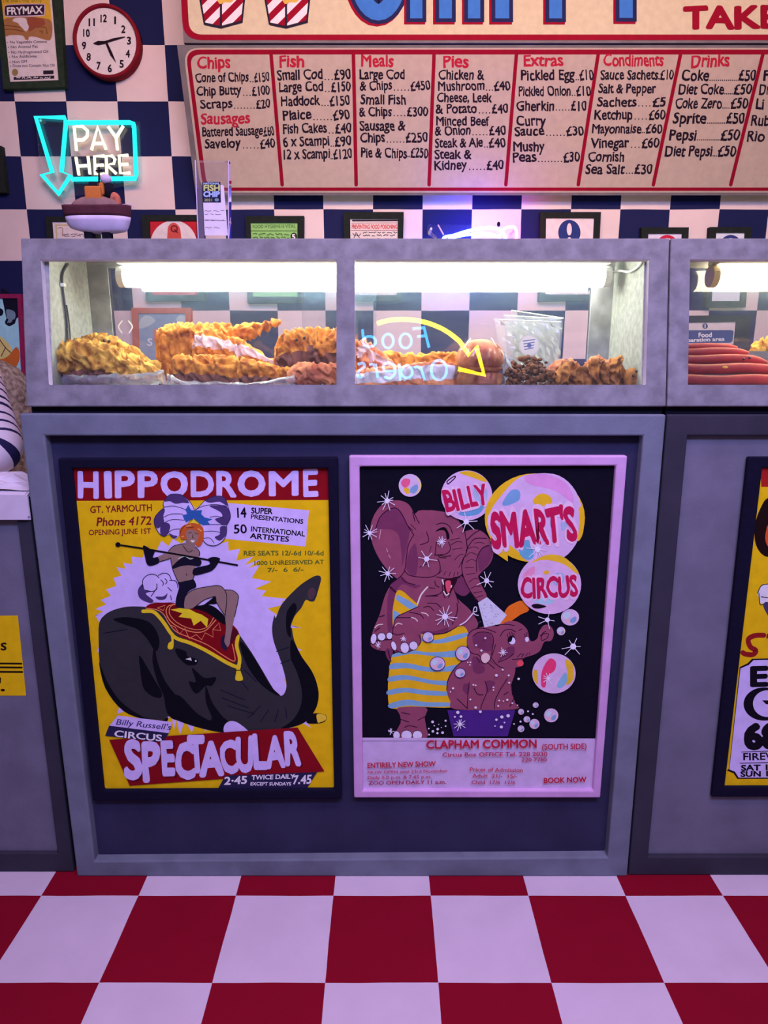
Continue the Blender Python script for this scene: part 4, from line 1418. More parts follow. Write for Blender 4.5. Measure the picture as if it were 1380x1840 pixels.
# trunk
A.blob(zg([(1050, 600), (1080, 520), (1140, 468), (1230, 462), (1280, 500), (1200, 560), (1155, 640), (1148, 760), (1185, 890), (1248, 1022), (1165, 1066), (1090, 970), (1030, 860), (1008, 740)]), MAU, 3)
A.lines([zg(q) for q in ([(560, 300), (540, 205), (600, 320)], [(185, 375), (225, 265), (300, 195), (380, 175), (440, 240), (490, 340), (550, 430)], [(550, 430), (500, 520), (480, 640), (465, 760), (420, 830), (320, 915), (380, 985)], [(460, 770), (520, 820), (700, 835), (790, 790), (800, 720), (780, 660)],
                         [(760, 830), (880, 850), (990, 835)], [(1035, 400), (1058, 570), (1010, 690), (1020, 820), (1090, 970), (1160, 1060)], [(1050, 580), (1090, 510), (1140, 465), (1240, 465)], [(1055, 480), (1120, 420), (1180, 385)], [(1150, 780), (1150, 660), (1200, 560), (1270, 530)],
                         [(750, 625), (860, 610), (900, 560), (880, 500)], [(765, 500), (752, 620)], [(670, 400), (690, 490), (610, 525)], [(765, 330), (830, 318), (890, 350), (920, 420)], [(430, 830), (470, 880), (560, 905)], [(750, 870), (760, 910), (790, 930)], [(820, 870), (830, 990), (870, 1045), (910, 950)],
                         [(660, 1015), (780, 1000), (830, 960)], [(700, 935), (750, 940)], [(930, 940), (980, 1080)])], 1.5, LN)
A.lines([zg(q) for q in ([(900, 480), (990, 460)], [(905, 525), (960, 495), (1010, 500)], [(920, 570), (1010, 555)], [(940, 670), (980, 625), (1020, 615)], [(980, 740), (1005, 690)], [(1040, 640), (1090, 600), (1150, 620)], [(1050, 690), (1100, 665), (1140, 680)], [(1040, 745), (1120, 740)], [(1050, 810), (1140, 795)], [(1075, 880), (1130, 845), (1165, 850)], [(1095, 945), (1130, 925), (1190, 920)], [(1120, 985), (1200, 970)], [(1140, 1030), (1210, 1005)],
                         [(1070, 560), (1120, 545), (1170, 560)], [(1130, 510), (1180, 500), (1220, 515)], [(790, 800), (815, 770)], [(835, 815), (855, 780)], [(885, 825), (900, 785)], [(930, 825), (940, 785)], [(965, 815), (970, 785)], [(600, 740), (680, 705)], [(680, 1085), (740, 1080), (800, 1115)], [(700, 590), (715, 540)], [(490, 340), (540, 390)], [(520, 330), (570, 380)])], 1.1, LN)
A.blob(zg([(755, 400), (800, 365), (850, 360), (885, 420), (888, 465), (865, 470), (850, 400), (810, 385)]), (16, 6, 20))
A.lines([zg(q) for q in ([(780, 622), (800, 645), (860, 650)], [(800, 625), (850, 635), (900, 630)])], 1.6, (24, 6, 24))
A.blob(zg([(840, 860), (960, 850), (930, 930), (880, 1010), (850, 990)]), (40, 6, 30))
A.blob(zg([(850, 880), (900, 870), (900, 950), (870, 985)]), (196, 66, 110))
A.lines([zg(q) for q in ([(822, 860), (832, 900)], [(835, 970), (860, 1005), (885, 990)], [(910, 915), (905, 930)])], 2.2, (236, 206, 226))
A.stroke(zg([(680, 928), (620, 1000), (585, 1090)]), 2.6, (240, 180, 214))
A.lines([zg(q) for q in ([(235, 380), (220, 470)], [(290, 560), (300, 590)], [(310, 620), (325, 650)])], 1.3, (190, 130, 170))
# striped dress
DY, DB = (222, 148, 30), (112, 140, 206)
A.blob(zh([(440, 215), (500, 192), (590, 265), (690, 372), (560, 435), (440, 500), (408, 585), (400, 430)]), DY, 3)
A.poly(zh([(450, 228), (480, 248), (580, 300), (680, 368), (660, 382), (585, 395), (500, 335), (438, 290)]), DB)
A.poly(zh([(410, 405), (460, 430), (500, 465), (445, 498), (420, 540), (404, 490)]), DB)
A.blob(zh([(720, 665), (860, 680), (1000, 660), (1120, 590), (1200, 595), (1238, 690), (1215, 850), (1140, 1030), (1020, 1180), (1000, 1330), (1070, 1465), (900, 1480), (600, 1468), (385, 1490), (350, 1310), (365, 1060), (405, 895), (520, 880), (650, 840), (712, 740)]), DY, 3)
for q in ([(735, 715), (880, 735), (1060, 690), (1215, 655), (1225, 690), (1070, 745), (900, 775), (728, 750)],
          [(425, 885), (640, 852), (780, 870), (960, 865), (1190, 845), (1150, 915), (960, 925), (780, 905), (600, 890), (405, 925)],
          [(388, 998), (560, 990), (760, 1030), (930, 1040), (1130, 1005), (1080, 1075), (930, 1085), (760, 1082), (560, 1045), (378, 1058)],
          [(368, 1140), (540, 1122), (700, 1150), (850, 1180), (1012, 1190), (1006, 1235), (850, 1225), (700, 1195), (540, 1172), (362, 1195)],
          [(352, 1290), (540, 1262), (760, 1290), (1000, 1305), (1003, 1348), (760, 1342), (540, 1312), (355, 1342)],
          [(362, 1440), (560, 1392), (760, 1420), (1020, 1425), (1068, 1462), (800, 1470), (560, 1458), (385, 1490)]):
    A.poly(zh(sm(q, 3)), DB)
# forearm and hand across the dress, toenails
A.blob(zh([(410, 600), (440, 490), (560, 425), (690, 360), (860, 300), (1060, 270), (1115, 330), (1090, 480), (1000, 640), (860, 672), (725, 660), (715, 750), (650, 830), (520, 880), (415, 820), (395, 700)]), MAU, 3)
A.blob(zh([(720, 640), (860, 640), (1000, 600), (1000, 640), (860, 672), (725, 662)]), DMA, 3)
A.lines([zh(q) for q in ([(410, 600), (440, 490), (560, 425), (690, 365)], [(440, 490), (600, 490)], [(590, 430), (700, 455), (745, 500)], [(745, 378), (800, 365), (855, 410)], [(785, 330), (880, 335), (930, 375)], [(400, 660), (460, 680), (530, 660)], [(690, 680), (715, 740), (690, 800)], [(1060, 560), (1115, 420), (1110, 330)], [(725, 662), (880, 672), (1000, 650), (1110, 590)],
                         [(380, 150), (440, 205)], [(255, 480), (310, 465)], [(205, 640), (260, 600)], [(350, 850), (385, 975)], [(400, 700), (405, 600)], [(155, 780), (240, 740), (390, 730)], [(900, 250), (780, 250)], [(410, 830), (520, 882), (640, 840)])], 1.5, LN)
A.lines([zh(q) for q in ([(205, 600), (240, 570), (292, 562)], [(432, 575), (460, 552), (505, 562)], [(610, 488), (650, 500), (675, 528)], [(720, 435), (770, 445), (795, 470)])], 1.8, (226, 170, 206))
for cx_, cy_, rx, ry, ro in ((192, 722, 30, 56, .15), (280, 700, 42, 40, 0), (366, 690, 32, 36, 0), (415, 800, 26, 50, -.3), (535, 822, 46, 58, -.15), (632, 798, 44, 46, -.5)):
    A.oval(zh([(cx_, cy_)])[0], rx * .163 + 1, ry * .163 + 1, LN, ro, 20)
    A.oval(zh([(cx_, cy_)])[0], rx * .163, ry * .163, WHT, ro, 20)
# leg and foot
A.blob(zh([(465, 1480), (770, 1480), (755, 1590), (772, 1700), (770, 1815), (430, 1815), (490, 1650), (480, 1560)]), MAU, 3)
A.lines([zh(q) for q in ([(500, 1535), (590, 1555)], [(490, 1610), (580, 1640)], [(680, 1620), (755, 1580)], [(535, 1700), (580, 1680), (670, 1698)])], 1.5, LN)
for cx_, cy_, rx, ry in ((445, 1785, 36, 44), (555, 1785, 58, 52), (675, 1785, 52, 48)):
    A.oval(zh([(cx_, cy_)])[0], rx * .163 + 1, ry * .163 + 1, LN, 0, 20)
    A.oval(zh([(cx_, cy_)])[0], rx * .163, ry * .163, WHT, 0, 20)
A.poly([(650, 1325.5), (800, 1326), (800, 1331), (650, 1331)], (182, 146, 224))
# orange brush and glass of foam
A.blob(zi([(520, 345), (545, 260), (590, 170), (650, 130), (735, 104), (800, 190), (720, 235), (640, 290), (590, 330)]), (206, 92, 34), 3)
# young elephant on a tub
A.blob(zi([(240, 590), (330, 570), (430, 680), (560, 750), (665, 735), (655, 830), (632, 900), (645, 1010), (668, 1080), (665, 1140), (100, 1140), (50, 1060), (15, 960), (25, 850), (90, 740), (180, 670)]), MAU, 3)
A.blob(zi([(260, 640), (330, 660), (380, 760), (340, 800), (270, 780)]), DMA, 3)
A.blob(zi([(180, 900), (230, 900), (220, 1000), (170, 960)]), DMA, 3)
A.blob(zi([(390, 870), (480, 880), (430, 960), (400, 980)]), DMA, 3)
A.blob(zi([(300, 380), (400, 345), (500, 345), (580, 305), (660, 296), (730, 325), (785, 385), (800, 460), (830, 492), (880, 460), (895, 400), (940, 338), (1000, 340), (1036, 410), (1010, 485), (945, 495), (905, 580), (840, 620), (740, 655), (745, 715), (670, 742), (560, 752), (470, 705), (400, 640), (330, 520)]), MAU, 3)
A.blob(zi([(212, 440), (260, 385), (350, 365), (430, 385), (480, 430), (470, 540), (440, 640), (395, 702), (350, 690), (325, 625), (250, 600), (208, 530)]), MAU, 3)
A.blob(zi([(260, 450), (300, 415), (400, 410), (450, 460), (455, 560), (400, 590), (330, 560), (275, 530)]), DMA, 3)
A.oval(zi([(385, 650)])[0], 8, 9, (206, 160, 200))
A.blob(zi([(560, 590), (600, 545), (660, 545), (650, 620), (560, 650), (500, 690)]), DMA, 3)
A.lines([zi(q) for q in ([(212, 440), (260, 385), (350, 365), (430, 385), (480, 405)], [(208, 530), (250, 600), (325, 625), (350, 690), (395, 702), (440, 640), (480, 520)], [(265, 440), (320, 405), (420, 410), (460, 470), (440, 620)], [(525, 440), (560, 390), (620, 375), (670, 400)], [(640, 662), (760, 655)], [(430, 640), (500, 720), (560, 750)],
                         [(505, 690), (600, 650), (650, 610)], [(15, 950), (30, 850), (100, 735), (190, 660)], [(230, 880), (215, 1000), (210, 1135)], [(380, 870), (400, 960), (350, 1090), (340, 1135)], [(275, 940), (310, 995), (360, 1000)], [(590, 850), (520, 960), (475, 1060), (470, 1135)], [(115, 1040), (210, 1130)], [(560, 1000), (600, 975)], [(630, 900), (640, 1000)], [(615, 1110), (660, 1030)],
                         [(905, 440), (940, 420), (985, 420), (970, 460), (920, 480), (925, 420), (960, 395)], [(400, 690), (470, 750)], [(705, 385), (730, 372)], [(520, 330), (600, 330), (660, 340)], [(300, 640), (330, 690)])], 1.4, LN)
A.lines([zi(q) for q in ([(690, 640), (720, 610), (735, 615)], [(730, 640), (750, 612)], [(770, 630), (785, 605)], [(800, 615), (805, 600)], [(590, 420), (600, 450)], [(610, 405), (625, 445)], [(635, 400), (640, 440)], [(655, 415), (652, 445)], [(755, 420), (765, 450)], [(780, 405), (775, 450)])], 1.2, LN)
A.oval(zi([(634, 480)])[0], 7.4, 8.2, (24, 8, 30))
A.oval(zi([(638, 486)])[0], 6, 6.4, WHT)
A.blob(zi([(610, 450), (640, 450), (630, 490), (605, 495)]), (24, 8, 30))
A.oval(zi([(780, 472)])[0], 3.4, 4.6, WHT)
A.oval(zi([(716, 700)])[0], 6, 5.4, (206, 66, 96))
A.poly(zi([(312, 122), (398, 68), (588, 240), (520, 326), (374, 358)]), (186, 170, 232))
q = random.Random(3)
A.up()
for _ in range(46):
    t, r_ = q.random(), q.random()
    a0 = (318 + 190 * t, 120 - 30 * t + 230 * r_ * (1 - .2 * t) + 60 * t)
    A.oval(zi([a0])[0], .7, .7, (110, 100, 150), n=6)
    A.off -= A.step
A.up()
A.poly(zi([(20, 1146), (668, 1146), (596, 1396), (80, 1396)]), (66, 30, 130))
# bubbles
def bubble(c, rx, ry, kind=0):
    A.oval(c, rx, ry, (190, 150, 222))
    g = lambda dx, dy: (c[0] + dx * rx, c[1] + dy * ry)
    A.blob([g(-.8, -.2), g(-.5, -.6), g(0, -.5), g(-.1, 0), g(-.5, .2)], (172, 178, 228) if kind != 1 else (214, 76, 140))
    A.blob([g(.1, .2), g(.6, -.1), g(.7, .3), g(.4, .7), g(0, .6)], (112, 132, 206))
    A.blob([g(-.6, .3), g(-.2, .2), g(0, .6), g(-.3, .75)], (222, 150, 190) if kind % 2 == 0 else (222, 150, 50))
    A.stroke([g(.9 * math.cos(R(t)), .9 * math.sin(R(t))) for t in range(-60, 61, 20)], rx * .12, (226, 180, 80) if kind else (222, 168, 214), taper=.8)


for (z_, x, y, rx, ry, k) in ((ze, 310, 165, 54, 54, 1), (ze, 1073, 794, 43, 39, 0), (zf, 1030, 143, 20, 20, 2), (zf, 983, 545, 34, 33, 0), (zf, 903, 586, 24, 24, 0), (zf, 867, 564, 16, 15, 0), (zf, 839, 609, 16, 16, 0), (zf, 839, 528, 14, 14, 0), (zf, 909, 496, 14, 13, 0),
                              (zf, 396, 172, 25, 23, 0), (zf, 562, 250, 33, 33, 0), (zf, 441, 299, 34, 31, 0), (zf, 549, 343, 23, 21, 0)):
    c = z_([(x, y)])[0]
    if z_ is zf and x < 600:
        A.oval(c, rx * .3768 + 1.2, ry * .3768 + 1.2, (50, 30, 110))
    bubble(c, rx * .3768, ry * .3768, k)
# big lettered bubbles
c = ze([(580, 213)])[0]
A.oval(c, 46, 45, (192, 146, 224))
A.blob(ze([(545, 105), (600, 97), (660, 125), (672, 150), (600, 125)]), (222, 150, 40))
A.blob(ze([(540, 300), (600, 270), (660, 262), (640, 300), (580, 312)]), (92, 130, 206))
A.blob(ze([(610, 190), (660, 160), (680, 220), (640, 260)]), (150, 150, 216))
A.stroke(ze([(490, 158), (488, 145), (520, 122), (525, 128), (500, 152)]), 2, (20, 10, 30), closed=True)
c = ze([(905, 320)])[0]
A.oval(c, 90, 80, (224, 150, 36))
A.poly(ze([(690, 420), (776, 472), (776, 528), (720, 490)]), (224, 150, 36))
A.oval(ze([(968, 320)])[0], 62, 80, (192, 146, 224))
A.blob(ze([(820, 135), (900, 110), (1000, 115), (1090, 190), (1115, 300), (1085, 440), (1000, 510), (880, 530), (825, 480), (770, 440), (690, 400), (690, 300), (740, 220)]), (190, 146, 224), 4)
A.blob(ze([(750, 250), (790, 190), (830, 190), (830, 235), (770, 262)]), (104, 132, 206))
A.blob(ze([(860, 120), (960, 112), (1060, 160), (1090, 250), (1000, 190), (880, 160)]), (196, 122, 212))
A.blob(ze([(895, 240), (930, 205), (975, 215), (985, 250), (930, 265)]), (222, 150, 40))
A.blob(ze([(1115, 270), (1140, 290), (1135, 390), (1110, 430), (1118, 340)]), (224, 150, 36))
A.blob(ze([(830, 440), (880, 430), (900, 500), (870, 520), (835, 495)]), (92, 140, 206))
A.blob(ze([(1040, 250), (1080, 260), (1070, 340), (1030, 380)]), (146, 146, 216))
A.blob(ze([(980, 330), (1000, 320), (1003, 360), (985, 372)]), (40, 60, 90))
c = ze([(975, 637)])[0]
A.oval(c, 57, 53.5, (194, 146, 222))
A.blob(ze([(885, 535), (960, 497), (1040, 505), (1100, 560), (1110, 590), (1040, 540), (950, 520)]), (224, 152, 44))
A.blob(ze([(850, 590), (900, 550), (900, 590), (860, 640)]), (216, 120, 190))
A.blob(ze([(900, 720), (950, 690), (1000, 700), (980, 730)]), (150, 170, 228))
A.blob(ze([(990, 590), (1040, 585), (1040, 630), (1000, 640)]), (134, 146, 214))
A.blob(ze([(890, 735), (920, 730), (960, 742), (930, 752), (900, 750)]), (20, 10, 30))
A.oval(ze([(960, 580)])[0], 5, 3.5, (222, 150, 40))
c = zf([(996, 345)])[0]
A.oval(c, 39, 36, (192, 150, 224))
A.blob(zf([(940, 330), (975, 275), (1005, 290), (1000, 330), (965, 360), (955, 410), (935, 400)]), (206, 50, 116))
A.blob(zf([(1050, 280), (1085, 300), (1090, 370), (1055, 400), (1060, 340)]), (224, 152, 50))
A.blob(zf([(895, 340), (915, 330), (920, 390), (905, 385)]), (224, 152, 50))
A.blob(zf([(1010, 400), (1050, 340), (1060, 380), (1030, 415)]), (120, 150, 214))
MG, HALO = (172, 18, 82), (216, 158, 226)
for body, b0, b1, h, h2, kk in (('BILLY', (484, 292), (690, 246), 100, 92, .04), ("SMART'S", (702, 462), (1108, 418), 160, 150, .05), ('CIRCUS', (840, 702), (1110, 692), 92, 96, .045)):
    A.text(body, *ze([(b0[0] - 5, b0[1] + 6), (b1[0] + 5, b1[1] + 6)]), h * .3768 * 1.1, HALO, bold=kk + 0.035, h2=h2 * .3768 * 1.1, wob=.03)
    A.text(body, *ze([b0, b1]), h * .3768, MG, bold=kk, h2=h2 * .3768, wob=.03)
# sparkles and spray
ST = (206, 186, 248)
for z_, x, y, r_, n in ((zg, 295, 105, 85, 10), (zg, 128, 412, 72, 10), (zg, 300, 798, 80, 9), (zg, 672, 660, 92, 6), (zg, 815, 497, 48, 12), (zg, 1050, 305, 92, 7), (zg, 1245, 868, 88, 7),
                        (zh, 980, 478, 118, 11), (zi, 552, 595, 42, 10), (zi, 975, 285, 82, 5), (zi, 1220, 540, 105, 6), (zi, 985, 845, 55, 10), (zi, 140, 1280, 60, 10), (ze, 918, 470, 48, 10), (zh, 380, 1740, 36, 7), (zh, 520, 722, 34, 8), (zh, 240, 790, 34, 8)):
    s_ = {zg: .18841, zh: .16308, zi: .18841, ze: .3768}[z_]
    A.star(z_([(x, y)])[0], r_ * s_, ST, n, 1.7)
for x, y, r_ in ((120, 1168, 16), (150, 1208, 13), (92, 1210, 9), (335, 1162, 14), (540, 1212, 16), (600, 1200, 17), (488, 1238, 12), (535, 1307, 15), (475, 1298, 7), (565, 1265, 8), (700, 848, 12), (790, 1158, 9), (835, 1184, 9), (718, 1256, 10), (656, 1278, 8), (690, 1100, 6), (488, 815, 14), (548, 760, 10), (605, 815, 10), (240, 1045, 9), (290, 910, 8), (268, 905, 9), (460, 930, 9), (460, 955, 8), (515, 1055, 9), (592, 1048, 11), (555, 1060, 7), (640, 1080, 9), (505, 1107, 9), (75, 938, 11), (50, 972, 7), (240, 690, 8), (215, 690, 7), (235, 715, 7), (382, 460, 10), (295, 528, 10), (345, 578, 11), (290, 1122, 13), (610, 885, 10)):
    A.oval(zi([(x, y)])[0], r_ * .19, r_ * .18, ST, n=10)
    A.off -= A.step
for x, y, r_ in ((842, 1638, 16), (985, 1625, 12), (898, 1718, 15), (845, 1742, 15), (895, 1762, 13), (952, 1757, 16), (800, 1712, 9), (985, 1685, 9), (910, 1665, 6), (860, 1680, 8), (938, 1700, 6), (803, 1778, 10)):
    A.oval(zh([(x, y)])[0], r_ * .16, r_ * .15, ST, n=10)
    A.off -= A.step
A.up()
A.stroke(zh([(1145, 570), (1210, 530), (1280, 450)]), 2.0, ST)
A.stroke(zh([(1285, 450), (1300, 380), (1325, 375), (1325, 420), (1290, 425), (1310, 455), (1345, 465)]), 1.6, ST)
# lettering at the foot
for body, x0, y0, x1, y1, h, b, col in (('CLAPHAM COMMON', 388, 703, 915, 698, 38, .03, (164, 20, 60)), ('(SOUTH SIDE)', 940, 708, 1152, 705, 26, .02, (164, 30, 80)),
                                       ('Circus Box OFFICE Tel. 228 2030', 465, 742, 965, 738, 19, .02, (164, 40, 90)), ('220 7785', 842, 765, 963, 763, 17, .02, (164, 40, 90)), ('ENTIRELY NEW SHOW', 107, 796, 433, 787, 24, .025, (164, 30, 70)),
                                       ('NOW OPEN until 23rd November', 108, 822, 490, 815, 13, .02, (170, 60, 110)), ('Daily 5.0 p.m. & 7.45 p.m.', 108, 849, 412, 844, 15, .02, (170, 60, 110)), ('ZOO OPEN DAILY 11 a.m.', 112, 876, 482, 870, 17, .02, (140, 40, 90)),
                                       ('Prices of Admission', 595, 811, 848, 815, 18, .02, (170, 60, 100)), ('Adult  21/-  15/-', 607, 840, 822, 843, 17, .02, (170, 60, 100)), ('Child  17/6  12/6', 603, 872, 812, 873, 17, .02, (160, 60, 110)), ('BOOK NOW', 948, 868, 1152, 863, 25, .03, (164, 20, 60))):
    A.text(body, *zf([(x0, y0), (x1, y1)]), h * .3768, col, bold=b, lift=False)
A.build('print', p2)

# ---- third poster, cut by the right border
p3 = poster('circus_poster', 'yellow poster in black frame on the right-hand counter, cut by the photo edge', 'poster',
            [(1345, 821), (1850, 821), (1740, 1432), (1279, 1433)], [(1371, 841), (1826, 841), (1722, 1413), (1303, 1414)], D + 0.004, D + 0.017, M_navyf)
A = Art(Plane((0, D + 0.011, 0), (0, -1, 0)), L_FRONT, base=0.0)
z = Zm(1290, 820, 90 / 271)
A.poly([(1366, 838), (1830, 838), (1726, 1417), (1298, 1418)], YEL)
A.poly([(1366, 838), (1830, 838), (1822, 876), (1368, 875)], (150, 24, 30))
A.blob(z([(271, 225), (235, 270), (205, 350), (198, 440), (215, 500), (250, 538), (300, 545), (420, 540), (470, 420), (440, 280), (350, 220)]), (26, 8, 14))
A.blob(z([(275, 370), (262, 400), (256, 440), (262, 470), (280, 490), (360, 490), (400, 420), (350, 360)]), (196, 66, 36))
A.blob(z([(215, 740), (235, 700), (275, 690), (400, 700), (430, 800), (300, 860), (255, 830), (245, 800), (225, 790), (222, 765)]), (200, 178, 232))
A.blob(z([(245, 800), (275, 790), (330, 850), (290, 880), (258, 840)]), (60, 46, 100))
A.lines([z(q) for q in ([(215, 740), (235, 700), (275, 690)], [(235, 760), (271, 765)], [(222, 740), (228, 800), (245, 800)])], 1.6, (20, 10, 30))
A.stroke(z([(248, 968), (200, 970), (165, 990), (175, 1030), (205, 1050), (190, 1072), (150, 1070), (135, 1062)]), 9, (128, 18, 30))
A.poly(z([(265, 960), (330, 960), (330, 990), (262, 985)]), (128, 18, 30))
A.poly(z([(118, 1140), (160, 1120), (185, 1095), (620, 1085), (560, 1745), (105, 1745), (85, 1715), (48, 1700), (60, 1690)]), (20, 10, 30))
A.poly(z([(122, 1148), (168, 1128), (192, 1103), (612, 1093), (552, 1738), (112, 1738), (92, 1706), (62, 1694)]), (186, 154, 246))
A.text('EG', *z([(172, 1240), (420, 1240)]), 34, (14, 8, 26), bold=.05)
A.oval(z([(250, 1340)])[0], 37, 30, (14, 8, 26))
A.oval(z([(268, 1338)])[0], 26, 24, (186, 154, 246))
A.poly(z([(240, 1310), (420, 1310), (420, 1400), (262, 1395), (262, 1350), (240, 1345)]), (186, 154, 246))
A.poly(z([(238, 1320), (330, 1320), (330, 1340), (262, 1342)]), (14, 8, 26))
A.text('68', *z([(138, 1575), (345, 1575)]), 42, (14, 8, 26), bold=.07)
A.lines([z([(128, 1600), (420, 1590)]), z([(120, 1660), (420, 1655)])], 1.4, (14, 8, 26), smooth=False)
A.text('FIREW', *z([(138, 1645), (330, 1640)]), 13, (14, 8, 26), bold=.02)
A.text('SAT 12', *z([(125, 1700), (310, 1697)]), 10, (14, 8, 26), bold=.04)
A.text('SUN 12', *z([(122, 1733), (310, 1730)]), 9.5, (14, 8, 26), bold=.04)
A.build('print', p3)

# ---- yellow notice on the low left counter
nb = thing('yellow_notice', 'yellow paper notice with black stripes on the low left counter', 'notice', PY(20, 1250, yl + 0.012))
pl = Plane((0, yl + 0.0095, 0), (0, -1, 0))
f = [pl.pt(u, v) for u, v in ((-150, 1108), (32, 1106), (47, 1250), (-120, 1250))]
MB().prism(f, [Vector((p.x, yl + 0.0098, p.z)) for p in f], mat('yellow card', under(YEL, L_FRONT), var=.03, bump=.05)).build('card', nb)
A = Art(pl, L_FRONT, base=0.0006)
A.poly([(-150, 1108), (32, 1106), (47, 1250), (-120, 1250)], YEL)
A.text('S', (1, 1168), (12, 1168), 13, (30, 14, 10), bold=.04)
for y in (1192, 1199, 1207):
    A.stroke([(-140, y - 1), (38.5 + (y - 1192) * .1, y + 0.5)], 3.4, (30, 14, 10), smooth=False)
A.text('3', (-5, 1228), (2, 1228), 11, (30, 14, 10), bold=.05)
A.oval((5, 1240), 4, 2.4, (30, 14, 10), n=12)
A.build('print', nb)

# ------------------------------------------------------------------ food in the cabinets
def zc_of(p):
    return (p - CAM).dot(FWD)


M_gold = batter('golden felt batter', (0.42, 0.15, 0.02), (0.90, 0.54, 0.09), 45)
M_org = batter('orange felt batter', (0.40, 0.09, 0.012), (0.90, 0.37, 0.045), 45)
M_redb = batter('reddish felt batter', (0.52, 0.13, 0.06), (0.90, 0.36, 0.14))
M_brown = batter('brown felt batter', (0.17, 0.05, 0.012), (0.58, 0.23, 0.045), 45)
M_silver = mat('pale silvery fish skin', (0.62, 0.56, 0.60), var=.15, scale=40, rough=.35, spec=.5, bump=.3, bscale=80)
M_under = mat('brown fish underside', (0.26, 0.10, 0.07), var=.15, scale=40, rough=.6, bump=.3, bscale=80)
M_pinkbelly = mat('pinkish white fish belly', (0.80, 0.62, 0.58), var=.12, scale=50, rough=.4, spec=.4, bump=.3, bscale=80)
M_eye = mat('black bead', (0.01, 0.008, 0.01), var=0, bump=0, rough=.25, spec=.5)
M_wrap = glass('crumpled clear wrap', haze=.22, rough=.25, hazecol=(.85, .85, .88))


def fish(label, pts, Y, m, belly=None, band=(0.35, 0.5), eyes=(), seed=0, wr=0.20, base=None, group='battered fish in the lit cabinet', depth=0.8, name='battered_fish', cat='fish', n=80, wrap=False):
    """Crinkled battered fish lying across the cabinet. pts: pixel column, pixel row of its spine, half height above and below."""
    k = 16
    sp = sm([tuple(map(float, p)) for p in pts], k, False)
    root_p = PY(pts[len(pts) // 2][0], pts[len(pts) // 2][1], Y)
    zb = DECK + 0.0005 if base is None else base
    rt = thing(name, label, cat, (root_p.x, Y, zb), group)
    rows_, fs, idx = [], [], []
    off = Vector((seed * 3.1, seed * 1.7, 0))
    for i, (u, v, hu, hd) in enumerate(sp):
        c = PY(u, v, Y)
        s_ = zc_of(c) / F
        ru, rd = max(hu, .5) * s_, max(hd, .5) * s_
        dn = Vector((0, 0, 1))
        ring = []
        for j in range(n):
            a = 2 * math.pi * j / n
            ca, sa = math.cos(a), math.sin(a)     # a=0 towards the back, pi towards the viewer, pi/2 up
            rz = ru if sa >= 0 else rd
            ry = (ru + min(rd, ru * 1.3)) / 2 * depth
            q = c + Vector((0, ca * ry, sa * rz))
            w_ = q * 46 + off
            wv = Vector((noise.noise(w_ * .6), noise.noise(w_ * .6 + Vector((5, 0, 0))), noise.noise(w_ * .6 + Vector((0, 7, 0))))) * 1.2
            rg = 1 - abs(noise.noise(Vector((w_.x * 1.15 + w_.z * .5, w_.y * .6, w_.z * .55)) + wv)) * 3.0
            r2 = 1 - abs(noise.noise(w_ * 1.9 + wv)) * 2.6
            am = wr * 2.5 * min(.030, (ru + ry) / 2) * (0.74 * rg + 0.26 * r2 - .35)
            am = max(-.010, min(.010, am))
            d = Vector((0, ca, sa)).normalized()
            q += d * am + Vector((noise.noise(w_ * .9 + Vector((9, 0, 0))) * am * 1.2, 0, 0))
            if q.z < zb:
                q.z = zb + (q.z - zb) * .02
                q.z = max(q.z, zb - .0001)
            ring.append(q)
        rows_.append(ring)
    vs = [q for r_ in rows_ for q in r_]
    for i in range(len(rows_) - 1):
        t = i / (len(rows_) - 1)
        for j in range(n):
            fs.append((i * n + j, i * n + (j + 1) % n, (i + 1) * n + (j + 1) % n, (i + 1) * n + j))
            a = (j + .5) / n
            wob = 0.035 * noise.noise(Vector((t * 9, seed, 0)))
            idx.append(1 if belly and band[0] + wob < a < band[1] + wob and 0.02 < t < .97 else 0)
    fs.append(list(range(n)))
    fs.append([(len(rows_) - 1) * n + j for j in range(n)][::-1])
    idx += [0, 0]
    mats = [m] + ([belly] if belly else [])
    if belly:
        bf = [f for f, i_ in zip(fs, idx) if i_ == 1]
        of = [f for f, i_ in zip(fs, idx) if i_ == 0]
        mesh('batter', vs, of, [m], rt, None, True)
        used = sorted({i_ for f in bf for i_ in f})
        mp = {a: b for b, a in enumerate(used)}
        mesh('belly', [vs[i_] for i_ in used], [[mp[i_] for i_ in f] for f in bf], [belly], rt, None, True)
    else:
        mesh('batter', vs, fs, [m], rt, None, True)
    for (u, v, dy) in eyes:
        p = PY(u, v, Y - dy)
        MB().ball(p, 0.0034, M_eye).build('eye', rt, True)
    return rt


def wrap_sheet(rt, pts, Y, seed):
    """Crumpled clear wrap tucked along the foot of a fish."""
    q = random.Random(seed)
    vs, fs = [], []
    m_ = 5
    sp = sm(pts, 6, False)
    for i, (u, v0, v1) in enumerate(sp):
        for j in range(m_):
            t = j / (m_ - 1)
            p = PY(u, v0 + (v1 - v0) * t, Y - .01 * math.sin(t * 3.1))
            p += Vector((q.uniform(-.002, .002), q.uniform(-.007, .004), q.uniform(-.003, .003)))
            p.z = max(p.z, DECK + .001)
            vs.append(p)
    for i in range(len(sp) - 1):
        for j in range(m_ - 1):
            fs.append((i * m_ + j, i * m_ + j + 1, (i + 1) * m_ + j + 1, (i + 1) * m_ + j))
    k = len(vs)
    vs += [p + Vector((0, .0006, 0)) for p in vs]
    fs += [tuple(k + a for a in reversed(f)) for f in fs]
    mesh('plastic_wrap', vs, fs, M_wrap, rt, None, True)


